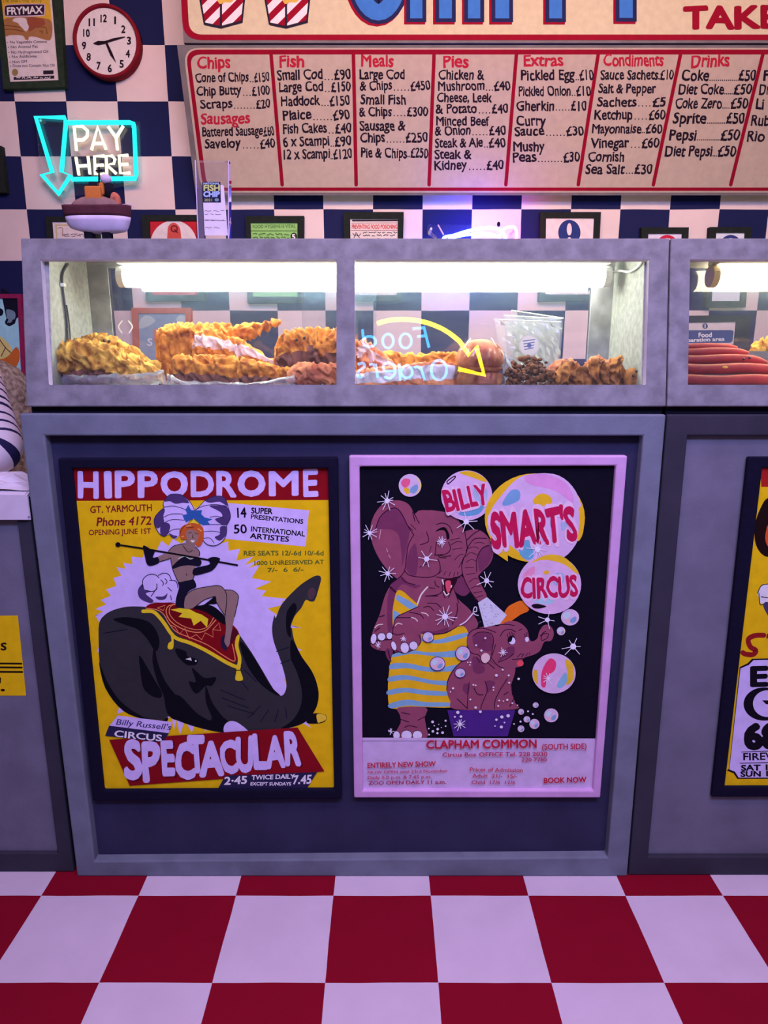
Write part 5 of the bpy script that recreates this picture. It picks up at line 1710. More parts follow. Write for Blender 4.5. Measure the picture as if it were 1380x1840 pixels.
f1 = fish('golden battered fish with silvery belly at the far left of the cabinet, nearest the glass',
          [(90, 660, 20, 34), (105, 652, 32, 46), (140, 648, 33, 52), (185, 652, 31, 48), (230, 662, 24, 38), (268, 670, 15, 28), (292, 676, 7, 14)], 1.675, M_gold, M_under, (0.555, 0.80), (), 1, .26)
wrap_sheet(f1, [(112, 672, 695), (160, 674, 696), (210, 672, 696), (260, 670, 694), (296, 662, 690)], 1.618, 5)
fish('golden battered fish with a small face lying behind the leftmost one',
     [(130, 640, 14, 54), (160, 634, 26, 62), (195, 632, 26, 62), (228, 642, 22, 50), (262, 655, 14, 38), (292, 662, 8, 26)], 1.775, M_gold, None, eyes=((187, 612, .030), (196, 613.5, .030)), seed=2, wr=.24)
f3 = fish('long battered fish with raised tail at the top of the middle pile',
          [(281, 612, 8, 60), (296, 604, 16, 75), (325, 602, 18, 85), (360, 601, 17, 85), (400, 599, 15, 60), (435, 596, 12, 22), (468, 589, 11, 12), (492, 581, 8, 8), (505, 579, 3, 3)], 1.79, M_org, None, seed=3, wr=.24, eyes=())
f4 = fish('battered fish showing a pale pink belly in the middle of the pile',
          [(347, 626, 10, 12), (356, 618, 20, 30), (378, 615, 22, 45), (410, 622, 18, 50), (440, 630, 14, 42), (470, 641, 9, 30), (494, 651, 4, 18)], 1.735, M_org, M_pinkbelly, (0.40, 0.53), seed=4, wr=.20)
f5 = fish('battered fish with lilac underside along the front of the middle pile',
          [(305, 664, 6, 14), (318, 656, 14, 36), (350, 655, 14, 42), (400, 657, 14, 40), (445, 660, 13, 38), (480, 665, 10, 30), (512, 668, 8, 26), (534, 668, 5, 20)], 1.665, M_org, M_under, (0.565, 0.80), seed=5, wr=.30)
wrap_sheet(f5, [(300, 668, 692), (330, 684, 695), (400, 687, 697), (460, 686, 697), (530, 672, 695)], 1.622, 9)
fish('plump battered fish with bead eyes and brown underside left of the window post',
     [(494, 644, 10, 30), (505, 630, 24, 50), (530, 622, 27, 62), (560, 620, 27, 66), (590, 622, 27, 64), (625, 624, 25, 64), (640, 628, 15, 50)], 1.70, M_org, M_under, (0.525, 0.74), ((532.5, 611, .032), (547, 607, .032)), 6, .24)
fish('small battered fish lying below the plump one with bead eyes',
     [(516, 674, 6, 16), (535, 668, 13, 26), (570, 667, 13, 26), (605, 668, 13, 26), (628, 672, 8, 20)], 1.632, M_redb, None, seed=7, wr=.26)
fish('short reddish battered fish right of the window post',
     [(625, 640, 10, 40), (640, 630, 16, 55), (658, 628, 15, 58), (676, 640, 12, 48), (698, 652, 8, 38), (716, 661, 4, 28)], 1.72, M_redb, M_pinkbelly, (0.44, 0.53), seed=8, wr=.26)
fish('long flat battered fish at the back, left of the burger',
     [(668, 648, 4, 40), (690, 641, 8, 46), (720, 643, 8, 44), (765, 643, 7, 44), (810, 641, 8, 44), (835, 646, 5, 40)], 1.79, M_org, None, seed=9, wr=.35)
fish('long pale-bellied battered fish in front, left of the burger',
     [(632, 676, 6, 20), (660, 671, 8, 28), (700, 668, 8, 30), (740, 662, 8, 34), (790, 656, 7, 40), (824, 660, 5, 36)], 1.66, M_redb, M_silver, (0.45, 0.60), seed=10, wr=.30)

# burger
bx = PY(862, 660, 1.665)
bg = thing('burger', 'round pink-orange burger bun wrapped in clear film left of the bags', 'burger', (bx.x, bx.y, DECK))
M_bun = batter('pink orange felt bun', (0.66, 0.19, 0.08), (0.92, 0.40, 0.20), 30, rough=.9, spec=.1)


def lump(prof, c, m, name, parent, amp=.0016, sc=60, n=40, seed=0):
    vs, fs = [], []
    for (r_, h_) in prof:
        for j in range(n):
            a = 2 * math.pi * j / n
            q = Vector(c) + Vector((r_ * math.cos(a), r_ * math.sin(a), h_))
            d = noise.noise(q * sc + Vector((seed, 0, 0))) * amp + (0.5 - abs(noise.noise(q * sc * 2.2))) * amp
            q += Vector((math.cos(a), math.sin(a), .6)) * d if r_ > .002 else Vector((0, 0, 0))
            vs.append(q)
    for i in range(len(prof) - 1):
        for j in range(n):
            fs.append((i * n + j, i * n + (j + 1) % n, (i + 1) * n + (j + 1) % n, (i + 1) * n + j))
    return mesh(name, vs, fs, m, parent, None, True)


def arc(r0_, z0_, r1_, z1_, h, k=9):
    return [(r1_ + (r0_ - r1_) * math.cos(math.pi / 2 * i / k), z0_ + (z1_ - z0_) * math.sin(math.pi / 2 * i / k)) for i in range(k + 1)]


c = (bx.x, bx.y, DECK)
lump([(.0001, .001), (.040, .001), (.052, .008), (.056, .020), (.052, .034), (.040, .040), (.0001, .041)], c, M_bun, 'bottom_bun', bg, seed=1)
lump([(.0001, .038), (.050, .040), (.054, .044), (.051, .049), (.0001, .050)], c, batter('orange filling', (.55, .15, .04), (.85, .35, .1)), 'filling', bg, amp=.004, seed=2)
lump([(.0001, .048), (.046, .049), (.055, .058), (.0545, .072)] + [(.0545 * math.cos(R(t)), .072 + .042 * math.sin(R(t))) for t in (15, 30, 45, 60, 75, 89)], c, M_bun, 'top_bun', bg, seed=3)
q = random.Random(2)
vs, fs = [], []
for i in range(7):
    for j in range(25):
        a = math.pi * (1.0 + j / 24)
        h_ = .002 + .108 * i / 6
        r_ = (.061 if i < 5 else (.052 if i == 5 else .03)) + q.uniform(-.002, .002)
        vs.append(Vector(c) + Vector((r_ * math.cos(a), r_ * math.sin(a), h_ + (.006 if i == 6 else 0))))
for i in range(6):
    for j in range(24):
        fs.append((i * 25 + j, i * 25 + j + 1, (i + 1) * 25 + j + 1, (i + 1) * 25 + j))
mesh('clear_film', vs, fs, glass('clear food film', haze=.03, rough=.05), bg)

# clear bags with a round label
M_bag = glass('clear polythene bag', haze=.16, rough=.12, hazecol=(.9, .95, .9))
M_lab = mat('round printed label', (.62, .60, .50), var=.05, bump=.05)


def bag(label, cs, Y, seed, lab=None, crumbs=False):
    q = random.Random(seed)
    tl, tr, br, bl = cs
    c = PY((bl[0] + br[0]) / 2, bl[1], Y)
    rt = thing('plastic_bag', label, 'bag', (c.x, Y, DECK), 'clear bags of batter scraps')
    nx_, nz_ = 12, 12
    def sheet(sgn):
        vs, fs = [], []
        for i in range(nz_ + 1):
            t = i / nz_
            for j in range(nx_ + 1):
                w_ = j / nx_
                a = Vector(tl).lerp(Vector(tr), w_)
                b = Vector(bl).lerp(Vector(br), w_)
                p2 = a.lerp(b, t)
                bulge = .020 * t * math.sin(math.pi * w_) * (1 if t < .95 else .6)
                p = PY(p2.x, p2.y, Y) + Vector((0, -sgn * bulge - sgn * .0008, 0))
                if 0 < i and 0 < j < nx_:
                    p.y += q.uniform(-.005, .005)
                p.z = max(p.z, DECK + .002)
                vs.append(p)
        for i in range(nz_):
            for j in range(nx_):
                fs.append((i * (nx_ + 1) + j, i * (nx_ + 1) + j + 1, (i + 1) * (nx_ + 1) + j + 1, (i + 1) * (nx_ + 1) + j))
        return vs, fs
    mb = MB()
    for sgn in (1, -1):
        mb.add(*sheet(sgn), M_bag)
    mb.build('bag_film', rt)
    mb = MB().tube([PY(*tl, Y) + Vector((0, -.002, 0)), PY(*tr, Y) + Vector((0, -.002, 0))], .0014, mat('white seal strip', (.85, .9, .85), var=0, bump=0))
    mb.build('seal', rt)
    if lab:
        A = Art(Plane((0, Y - .022, 0), (0, -1, 0)), (1, 1, 1), base=0)
        A.oval(lab, 19, 20, M_lab)
        A.oval(lab, 16.5, 17.5, mat('label centre', (.74, .72, .62), var=0, bump=0))
        nb_ = mat('label ink', (.12, .16, .34), var=0, bump=0)
        for k in range(4):
            A.stroke([(lab[0] - 11 + k, lab[1] - 8 + k * 5), (lab[0] + 10 - k, lab[1] - 11 + k * 5)], 1.8, nb_, smooth=False)
        A.oval(lab, 4, 4, nb_)
        A.build('label', rt)
    return rt


bag('frontmost clear bag with round label among three beside the burger', [(888, 574), (1008, 579), (1000, 690), (908, 690)], 1.735, 1, (951, 621))
bag('middle clear bag of the three, its top edge just above the labelled one', [(905, 567), (1008, 573), (1000, 690), (915, 690)], 1.770, 2)
bag('rearmost clear bag of the three, its top edge highest and slanting', [(919, 558), (1012, 572), (1003, 690), (925, 690)], 1.80, 3)

# scraps
M_scr = batter('dark brown crumbs', (.05, .016, .008), (.26, .09, .025), 70)
q = random.Random(11)
mb = MB()
for (ua, ub, vt, Y, n_) in ((908, 998, 655, 1.645, 120), (912, 985, 640, 1.69, 90)):
    for _ in range(n_):
        t = q.random()
        u = ua + (ub - ua) * t
        top = vt + 14 * abs(2 * t - 1) ** 2
        v = q.uniform(top, 693)
        p = PY(u, v, Y + q.uniform(-.012, .02))
        p.z = max(p.z, DECK + .004)
        mb.ball(p, q.uniform(.004, .008), M_scr, 6, 4, (1, q.uniform(.6, 1), q.uniform(.6, 1)))
sc_ = mb.build('batter_scraps', None, True)
tag(sc_, 'heap of dark brown batter scraps in front of the clear bags', 'scraps', kind='stuff')

# crinkled pieces at the right
gp = 'battered pieces at the right end of the cabinet'
for i, (lab, pts, Y, m) in enumerate((
        ('wide brown battered piece next to the dark scraps, at the glass', [(998, 676, 5, 16), (1010, 668, 12, 26), (1030, 667, 13, 27), (1050, 670, 10, 26), (1062, 676, 4, 18)], 1.64, M_brown),
        ('pale battered piece lying behind the dark scraps', [(985, 664, 4, 24), (1003, 656, 8, 34), (1025, 655, 8, 36), (1042, 660, 4, 30)], 1.70, M_redb),
        ('creased battered piece in the middle of the right-hand row', [(1046, 672, 5, 20), (1058, 662, 12, 30), (1076, 662, 13, 32), (1092, 668, 8, 28), (1098, 674, 3, 18)], 1.655, M_brown),
        ('battered piece perched at the back of the right-hand row', [(1050, 656, 4, 34), (1068, 650, 8, 40), (1085, 651, 8, 40), (1102, 657, 4, 34)], 1.73, M_redb),
        ('dark battered piece left of the round one with a face', [(1090, 668, 6, 22), (1100, 660, 14, 32), (1115, 661, 14, 32), (1124, 670, 6, 22)], 1.66, M_brown))):
    fish(lab, pts, Y, m, None, seed=20 + i, wr=.40, group=gp, name='battered_piece', cat='battered food')
bb = PY(1138, 674, 1.65)
bt = thing('battered_ball', 'round brown battered ball with a bead face at the right end', 'battered food', (bb.x, bb.y, DECK))
lump([(.0001, 0), (.016, .001), (.0225, .010), (.0235, .022), (.0215, .034), (.0150, .043), (.006, .0475), (.0001, .048)], (bb.x, bb.y, DECK), M_brown, 'batter', bt, seed=6)
M_beadb = mat('brown bead', (.08, .02, .012), var=0, bump=0, rough=.25, spec=.5)
for u, v in ((1144, 667), (1138, 675)):
    MB().ball(PY(u, v, bb.y - .022), .0034, M_beadb).build('eye', bt, True)

# red sausages in the second cabinet
M_sav = mat('red felt sausage skin', (.27, .016, .02), var=.18, scale=18, rough=.5, bump=.4, bscale=60, spec=.3, col2=(.48, .032, .03))
gp = 'red sausages in the right-hand cabinet'
for i, (lab, v, Y, ue, r_, face) in enumerate((
        ('front red sausage at the bottom of the stack', 683, 1.640, 1420, 9.5, None),
        ('red sausage with a yellow dab, second from the bottom', 663, 1.662, 1400, 9.5, 'dab'),
        ('red sausage with tiny bead eyes near the middle of the stack', 646, 1.690, 1378, 8.5, 'eyes'),
        ('red sausage second from the top of the stack', 633, 1.716, 1345, 7.5, None),
        ('topmost red sausage at the back, with the shortest visible end', 624, 1.745, 1325, 6.5, None),
        ('red sausage on the deck hidden under the front row', 684, 1.690, 1420, 9, None))):
    if i == 5:
        continue
    ps = [(1195 + (ue - 1195) * t / 14) for t in range(15)]
    s_ = zc_of(PY(1290, v, Y)) / F
    pp = [PY(u, v + 1.2 * math.sin(u * .05 + i) + (5 * max(0, (t - 11) / 3) ** 2 if i == 2 else 0), Y) for t, u in enumerate(ps)]
    rr = [r_ * s_ * (0.35 if t in (0, 14) else (0.8 if t in (1, 13) else 1.0)) for t in range(15)]
    rt = thing('red_sausage', lab, 'sausage', (pp[7].x, Y, min(p.z for p in pp) - r_ * s_), gp)
    mb = MB()
    mb.tube(sm(pp, 3, False), sm([(a,) for a in rr], 3, False) and [a[0] for a in sm([(a,) for a in rr], 3, False)], M_sav, n=20)
    mb.build('skin', rt, True)
    fr_ = lambda u, vv, rad, m, nm: MB().ball(PY(u, vv, Y - r_ * s_ * .93), rad, m, 10, 6).build(nm, rt, True)
    if face == 'eyes':
        for u, vv in ((1336, 645), (1347, 643)):
            fr_(u, vv, .0032, M_eye, 'eye')
    if face == 'dab':
        MB().ball(PY(1303, 660, Y - r_ * s_ * .95), .006, mat('yellow felt dab', (.85, .55, .08), var=.05), 10, 6, (1.2, .4, .5)).build('mustard', rt, True)
for k, (v, Y) in enumerate(((688, 1.674), (680, 1.708), (668, 1.742))):
    pass
fish('golden battered piece behind the red sausages at the right border', [(1345, 634, 5, 55), (1362, 627, 14, 66), (1385, 626, 15, 66), (1415, 630, 12, 60)], 1.79, M_gold, None, seed=31, wr=.3, group=None, name='battered_piece', cat='battered food')
# tray that carries the sausages in steps
tr_ = thing('sausage_tray', 'stepped metal tray under the red sausages in the right-hand cabinet', 'tray', (0.83, 1.70, DECK))
M_tray = mat('dull metal', (.35, .35, .36), var=.05, bump=0, rough=.4, metallic=.8)
for k, (v, Y, r_) in enumerate(((683, 1.640, 9.5), (663, 1.662, 9.5), (646, 1.690, 8.5), (633, 1.716, 7.5), (624, 1.745, 6.5))):
    p = PY(1290, v, Y)
    zt = p.z - r_ * zc_of(p) / F
    y2 = (1.662, 1.690, 1.716, 1.745, 1.770)[k] - (.0115, .011, .010, .009, .0)[k]
    y1 = Y - (.011, .0115, .011, .010, .009)[k]
    if zt > DECK + .002:
        MB().box((0.60 + .08, y1, DECK), (1.0, y2, zt - .0005), M_tray).build('step', tr_)

A = Art(Plane((0, YB + 0.0055, 0), (0, -1, 0)), (1, 1, 1), base=0.0002)
M_mark = mat('white sticker', (.8, .78, .76), var=0, bump=0)  # faint reflected writing drawn as white strokes on the back glass
A.stroke([(219, 577), (213, 587), (219, 598)], 2.2, M_mark)
A.build('painted_reflection', cab1)
A.mb = MB()
A.stroke([(231, 577), (238, 587), (232, 598)], 2.2, M_mark)
A.build('painted_reflection', cab1)
A.mb = MB()
A.text('h', (283, 634), (291, 634), 13, M_mark, bold=.02)
A.build('painted_reflection', cab1)

# ------------------------------------------------------------------ things standing on the cabinet
ZT = VTOP - 0.004
bc_ = PY(176, 400, 1.72)
bo = thing('toy_boat', 'felt toy trawler with orange cabin standing on the cabinet top', 'toy boat', (bc_.x, 1.72, ZT))
s_ = zc_of(bc_) / F
M_hb = mat('brown maroon felt', (.10, .03, .04), var=.15, scale=30)
M_hw = mat('lilac white felt', (.70, .62, .78), var=.08, scale=30)
M_deckb = mat('taupe felt', (.26, .16, .15), var=.15, scale=30)
M_or = mat('orange felt', (.60, .19, .04), var=.12, scale=30)
zpx = lambda v: PY(176, v, 1.72).z


def hull(z_of, beam, m, name, nst=24, levels=6):
    vs, fs = [], []
    for i in range(nst + 1):
        t = -1 + 2 * i / nst
        for j in range(2 * levels + 1):
            k = -1 + j / levels           # port edge .. keel .. starboard edge
            b, x, z = z_of(t, abs(k))
            vs.append(Vector((bc_.x + x, 1.72 + math.copysign(b, k) * (1 if k else 0), z)))
    m_ = 2 * levels + 1
    for i in range(nst):
        for j in range(m_ - 1):
            fs.append((i * m_ + j, (i + 1) * m_ + j, (i + 1) * m_ + j + 1, i * m_ + j + 1))
        fs.append((i * m_, i * m_ + m_ - 1, (i + 1) * m_ + m_ - 1, (i + 1) * m_))
    fs.append(list(range(m_)))
    fs.append([nst * m_ + j for j in range(m_)][::-1])
    return mesh(name, vs, fs, m, bo, None, True)


def hw(t, k):
    full = (1 - abs(t) ** 3.2) ** .6
    z1, z0 = zpx(391), zpx(420) + (.010 * max(0, -t) ** 2 + .004 * max(0, t) ** 2)
    z = z0 + (z1 - z0) * k ** 1.8
    return .030 * full * (.25 + .75 * k ** .6) + .0006, t * s_ * (46 + 14 * k ** .7) + (.002 if t < 0 else 0), z


def hb(t, k):
    full = (1 - abs(t) ** 3.2) ** .6
    z1, z0 = zpx(373) + .004 * t * t, zpx(393)
    return (.030 + .003 * k) * full + .0006, t * s_ * (59.5 + 3 * k), z0 + (z1 - z0) * k


hull(hw, .03, M_hw, 'lower_hull')
hull(hb, .03, M_hb, 'upper_hull')
mb = MB()
mb.ball(Vector((bc_.x, 1.72, zpx(374))), 1, M_deckb, 24, 10, (.060, .026, .027))
mb.build('deck', bo, True)
p = lambda u, v, dy=0: PY(u, v, 1.72 + dy)
cabn = MB().box(p(153, 369, -.018), p(191, 340, .018), M_or, .004)
cabn.build('cabin', bo)
MB().box(p(176, 350, -.012), p(192, 331, .012), M_or, .004).build('wheelhouse', bo)
MB().tube(sm([p(196, 366), p(204, 352), p(210, 356), p(212, 368)], 4, False), .008, mat('salmon felt', (.55, .17, .10), var=.1), 10).build('stern_winch', bo, True)
for u, v0, v1, r_ in ((168, 344, 328, .0105), (196, 358, 330, .010), (176, 346, 328, .006)):
    MB().tube([p(u, v0), p(u, v1)], r_, M_black, 14).build('funnel', bo, True)
MB().tube([p(178, 345, -.01), p(178, 300, -.01)], .0022, M_black, 8).build('mast', bo, True)
MB().tube([p(172, 307, -.01), p(183, 306, -.01)], .0018, M_black, 8).build('yard', bo, True)
MB().ball(p(190, 322, -.004), .013, M_hw, 14, 8, (1, .8, .85)).build('lifeboat', bo, True)
for sx in (-1, 1):
    MB().tube(sm([p(176 + sx * 60, 375), p(176 + sx * 64, 371), p(176 + sx * 60, 368), p(176 + sx * 44, 367)], 4, False), .0009, M_hw, 6).build('railing', bo, True)
for u in (156, 188):
    MB().box(PY(u - 6, 415, 1.708), Vector((PY(u + 8, 415, 1.708).x, 1.732, ZT)), M_black, .001).build('stand', bo)

# award plaque
aw = thing('award_plaque', 'clear upright award plaque with a fish and chip emblem', 'award', (PY(381, 420, 1.70).x, 1.70, ZT))
f = [PY(u, v, 1.695) for u, v in ((351, 288), (411, 289), (410, 425), (356, 425))]
f[2].z = f[3].z = ZT
bq = [v_ + Vector((0.002, .020, 0)) for v_ in f]
MB().prism(f, bq, glass('clear acrylic block', tint=(.96, .95, .98), haze=.05, hazecol=(.6, .55, .7))).build('block', aw)
M_edge = mat('painted edge highlight', (.74, .62, .86), var=0, bump=0, rough=.2, spec=.5)  # bright edge highlights of the block painted as lilac rods
for i, j in ((0, 3), (1, 2)):
    MB().tube([f[i] + Vector((0, -.001, 0)), f[j] + Vector((0, -.001, 0))], .0013, M_edge, 6).build('edge', aw)
MB().box(Vector((f[3].x + .001, 1.7005, ZT)), Vector((f[3].x + .013, 1.709, PY(380, 337, 1.70).z)), mat('grey card', (.16, .15, .18), var=.05)).build('side_card', aw)
A = Art(Plane((0, 1.6945, 0), (0, -1, 0)), L_WALL, base=0.0002)
A.poly([(365, 363), (402, 333), (409.5, 423), (368, 423)], (226, 178, 184))
A.poly([(365, 363), (364, 340), (400, 332), (402, 363)], (226, 178, 184))
squiggles(A, 368, 403, [379, 385, 396], (120, 80, 90), 1.0, 2)
A.stroke([(368, 395), (405, 396.5)], 1.1, (110, 80, 90), smooth=False)
squiggles(A, 369, 396, [409], (130, 90, 100), 1.0, 2)
A.poly([(363.5, 327), (396, 327), (397, 364), (365, 364)], (34, 26, 50))
A.text('NATIONAL', (365.5, 331.5), (394.5, 331.5), 3.6, (190, 180, 200), bold=.02)
A.text('FISH', (365.5, 342.5), (395, 342.5), 10, (196, 168, 100), bold=.04)
A.text('CHIP', (365.5, 353.5), (395, 353.5), 9.5, (170, 160, 236), bold=.05)
A.text('2021', (367, 361.5), (381, 361.5), 4.5, (176, 150, 90), bold=.02)
A.oval((389.5, 359), 4, 3, (120, 120, 130), n=16)
A.build('emblem_card', aw)

# second neon sign, on the wall behind the cabinet
ns = thing('neon_sign', 'small blue and red neon sign on the wall, its top glowing above the cabinet', 'neon sign', PY(850, 470, 3.0))
M_nb = glow('blue neon', (0.035, 0.07, 1.0), 85.0)
M_nr = glow('red neon', (1.0, 0.03, 0.09), 60.0)
np2 = Plane((0, 2.87, 0), (0, -1, 0))
f = [np2.pt(u, v) for u, v in ((768, 403), (938, 403), (932, 505), (770, 505))]
MB().prism([a + Vector((0, .012, 0)) for a in f], [a + Vector((0, .017, 0)) for a in f], glass('clear acrylic sheet', haze=.015, ior=1.12)).build('backing', ns)
for u, v in ((775, 410), (928, 410), (924, 498), (778, 498)):
    a = np2.pt(u, v)
    MB().tube([a + Vector((0, .012, 0)), Vector((a.x, 3.0, a.z))], .005, M_white, 8).build('standoff', ns)


def nt(pts, r_, m, nm, closed=False):
    mb = MB()
    neon(mb, pts, r_, m, True, closed, np2)
    mb.build(nm, ns, True)


nt([(796, 430), (815, 423), (845, 414), (880, 409), (902, 416), (908, 440), (880, 470), (840, 478), (806, 462)], .0055, M_nb, 'blue_tube', True)
nt([(806, 429), (836, 422), (872, 420), (900, 426)], .0055, M_nb, 'blue_tube')
nt([(896, 426), (904, 413), (914, 408), (925, 409), (928, 424), (922, 450), (905, 460)], .0055, M_nr, 'red_tube')
MB().tube([np2.pt(787, 404), np2.pt(797, 422)], .003, mat('pale wire', (.8, .6, .55), var=0, bump=0), 6).build('wire', ns)
MB().ball(np2.pt(896, 403), .007, M_black, 8, 6, (1, 1, 1.4)).build('tube_clip', ns)

# ------------------------------------------------------------------ low left counter: paper, bundle, person
q = random.Random(4)
M_paper = mat('white wrapping paper', (.74, .68, .72), var=.04, scale=20, bump=.1, bscale=60)
pr = PY(47, 880, yl - .006)
wp = thing('wrapping_paper', 'stack of white wrapping paper hanging over the low left counter', 'paper', (pr.x - .18, yl + .12, ZL))
for k in range(5):
    x1 = pr.x - .004 * (k % 3) + .001
    zt = ZL + .0015 + .0016 * k
    yf_ = yl - .0015 - .0014 * k
    zl_ = PY(47, 934 - 3 * ((k * 2) % 4), yf_).z
    v1 = [(-1.45, yl + .25, zt), (x1, yl + .25, zt), (x1, yl + .01, zt), (x1, yf_, zt - .006), (x1 + .0005, yf_ - .001, zl_), (-1.45, yf_ - .001, zl_), (-1.45, yf_, zt - .006), (-1.45, yl + .01, zt)]
    vs = [Vector(a) for a in v1]
    fs = [(0, 1, 2, 7), (7, 2, 3, 6), (6, 3, 4, 5)]
    n_ = len(vs)
    vs += [a + Vector((0, -.0006, .0006)) for a in vs]
    fs += [tuple(n_ + i for i in reversed(f_)) for f_ in fs]
    mesh('paper_sheet', vs, fs, M_paper, wp)
cp = thing('crumpled_paper', 'crumpled white paper lying on the stack beside the striped sleeve', 'paper', (pr.x - .1, yl + .08, ZL + .009))
vs, fs = [], []
nx_, ny_ = 26, 12
for i in range(ny_ + 1):
    for j in range(nx_ + 1):
        x = -1.35 + (pr.x - .004 + 1.35) * j / nx_
        y = yl + .004 + .13 * i / ny_
        e = min(1, min(j, nx_ - j) / 3) * min(1, (i + .5) / 3) * min(1, (ny_ - i + .5) / 3)
        h_ = .0100 + e * (.016 + .030 * (.5 - abs(noise.noise(Vector((x * 26, y * 34, 3))))) + .008 * noise.noise(Vector((x * 70, y * 70, 0))))
        vs.append(Vector((x + .004 * noise.noise(Vector((x * 40, y * 40, 8))), y, ZL + max(.0095, h_))))
for i in range(ny_):
    for j in range(nx_):
        a = i * (nx_ + 1) + j
        fs.append((a, a + 1, a + nx_ + 2, a + nx_ + 1))
mesh('paper_crumple', vs, fs, M_paper, cp)

SX = PY(50, 700, 2.36).x - .125
M_bnd = mat('mottled beige felt', (.18, .14, .10), var=.2, scale=60, rough=.9, bump=.5, bscale=90, col2=(.44, .38, .30))
vs, fs = [], []
n1, n2 = 36, 26
zb_, zt_ = 0.62, PY(22, 648, 2.30).z
for i in range(n2 + 1):
    t = i / n2
    for j in range(n1):
        a = 2 * math.pi * j / n1
        z_ = zb_ + (zt_ - zb_) * t
        r_ = (.13 if t < .85 else .13 * math.sqrt(max(0.0, 1 - ((t - .85) / .16) ** 2))) + .012 * noise.noise(Vector((math.cos(a) * 5, math.sin(a) * 5, z_ * 28))) + .006 * noise.noise(Vector((math.cos(a) * 14, math.sin(a) * 14, z_ * 60)))
        vs.append(Vector((SX + r_ * math.cos(a), 2.36 + r_ * .9 * math.sin(a), z_)))
for i in range(n2):
    for j in range(n1):
        fs.append((i * n1 + j, i * n1 + (j + 1) % n1, (i + 1) * n1 + (j + 1) % n1, (i + 1) * n1 + j))
fs += [list(range(n1))[::-1], [n2 * n1 + j for j in range(n1)]]
stl = thing('stuffed_sack', 'mottled beige stuffed sack on a stool behind the striped sleeve', 'sack', (SX, 2.36, 0))
mesh('sack', vs, fs, M_bnd, stl, None, True)
sx_, sy_ = SX, 2.36
MB().lathe([(.0001, .585), (.13, .585), (.13, .62), (.0001, .62)], (sx_, sy_, 0), M_deckb, 24).build('stool_seat', stl)
for dx in (-.08, .08):
    for dy in (-.08, .08):
        MB().tube([(sx_ + dx, sy_ + dy, .59), (sx_ + dx * 1.2, sy_ + dy * 1.2, 0)], .014, M_deckb, 8).build('stool_leg', stl)

# person in a striped top leaning on the low counter
PX, PYY = -1.33, 2.0
pe = thing('person', 'person in navy and white striped top leaning on the low left counter', 'person', (PX, PYY, 0))
M_skin = mat('skin', (.56, .34, .27), var=.05, scale=20, rough=.6, bump=.05)
J, E_, RD_ = [], [], []


def jn(p, r_, par=None):
    J.append(Vector(p)); RD_.append(r_)
    if par is not None:
        E_.append((par, len(J) - 1))
    return len(J) - 1


ZF = ZL + .022
pel = jn((PX, PYY + .06, .90), .115)
wai = jn((PX, PYY + .03, 1.05), .105, pel)
che = jn((PX, PYY - .02, 1.22), .120, wai)
nkb = jn((PX, PYY - .04, 1.355), .060, che)
nk = jn((PX, PYY - .055, 1.41), .048, nkb)
jaw = jn((PX, PYY - .070, 1.475), .062, nk)
hd = jn((PX, PYY - .065, 1.545), .084, jaw)
jn((PX, PYY - .060, 1.60), .066, hd)
jn((PX, PYY - .160, 1.512), .012, jn((PX, PYY - .135, 1.535), .010, hd))
for sg in (-1, 1):
    jn((PX + sg * .088, PYY - .055, 1.53), .014, hd)
    hip = jn((PX + sg * .09, PYY + .07, .86), .085, pel)
    kn = jn((PX + sg * .10, PYY + .06, .47), .055, hip)
    an = jn((PX + sg * .10, PYY + .09, .09), .038, kn)
    jn((PX + sg * .11, PYY - .03, .035), .034, an)
    sh = jn((PX + sg * .165, PYY - .03, 1.315), .056, che)
    el = jn((PX + sg * .345, PYY - .235, ZF + .05), .042, sh)
    wr_ = jn((PX + sg * .16, PYY - .30, ZF + .030), .026, el)
    pm = jn((PX + sg * .10, PYY - .315, ZF + .026), .026, wr_)
    kk = jn((PX + sg * .065, PYY - .32, ZF + .024), .022, pm)
    for i, ln in enumerate((.062, .070, .066, .050)):
        b0 = jn((PX + sg * (.062 - .002 * i), PYY - .345 + .017 * i, ZF + .022), .0088, kk)
        b1 = jn((PX + sg * (.062 - ln * .55), PYY - .350 + .018 * i, ZF + .020), .0082, b0)
        jn((PX + sg * (.062 - ln), PYY - .350 + .018 * i, ZF + .008), .0072, b1)
    t0 = jn((PX + sg * .085, PYY - .350, ZF + .024), .010, pm)
    jn((PX + sg * .050, PYY - .375, ZF + .014), .0085, t0)
me = bpy.data.meshes.new('body')
base_ = _loc[pe.name]
me.from_pydata([j - base_ for j in J], E_, [])
bo_ = bpy.data.objects.new('body', me)
COL.objects.link(bo_)
bo_.parent = pe
me.materials.append(M_skin)
sk = bo_.modifiers.new('skin', 'SKIN')
sk.use_smooth_shade = True
for i, v in enumerate(me.skin_vertices[0].data if me.skin_vertices else []):
    v.radius = (RD_[i], RD_[i])
if not me.skin_vertices:
    bm = bmesh.new()
    bm.from_mesh(me)
    ly = bm.verts.layers.skin.verify()
    for i, v in enumerate(bm.verts):
        v[ly].radius = (RD_[i], RD_[i])
        v[ly].use_root = (i == 0)
    bm.to_mesh(me)
    bm.free()
ss = bo_.modifiers.new('smooth', 'SUBSURF')
ss.levels = ss.render_levels = 2
# striped top: torso rings and two sleeves, stripes follow the rings
M_sw = mat('white jersey', (.78, .70, .74), var=.03, scale=30, bump=.2, bscale=400)
M_sn = mat('navy jersey', (.02, .018, .07), var=.05, scale=30, bump=.2, bscale=400)
mb = MB()
mb.slot(M_sw); mb.slot(M_sn)


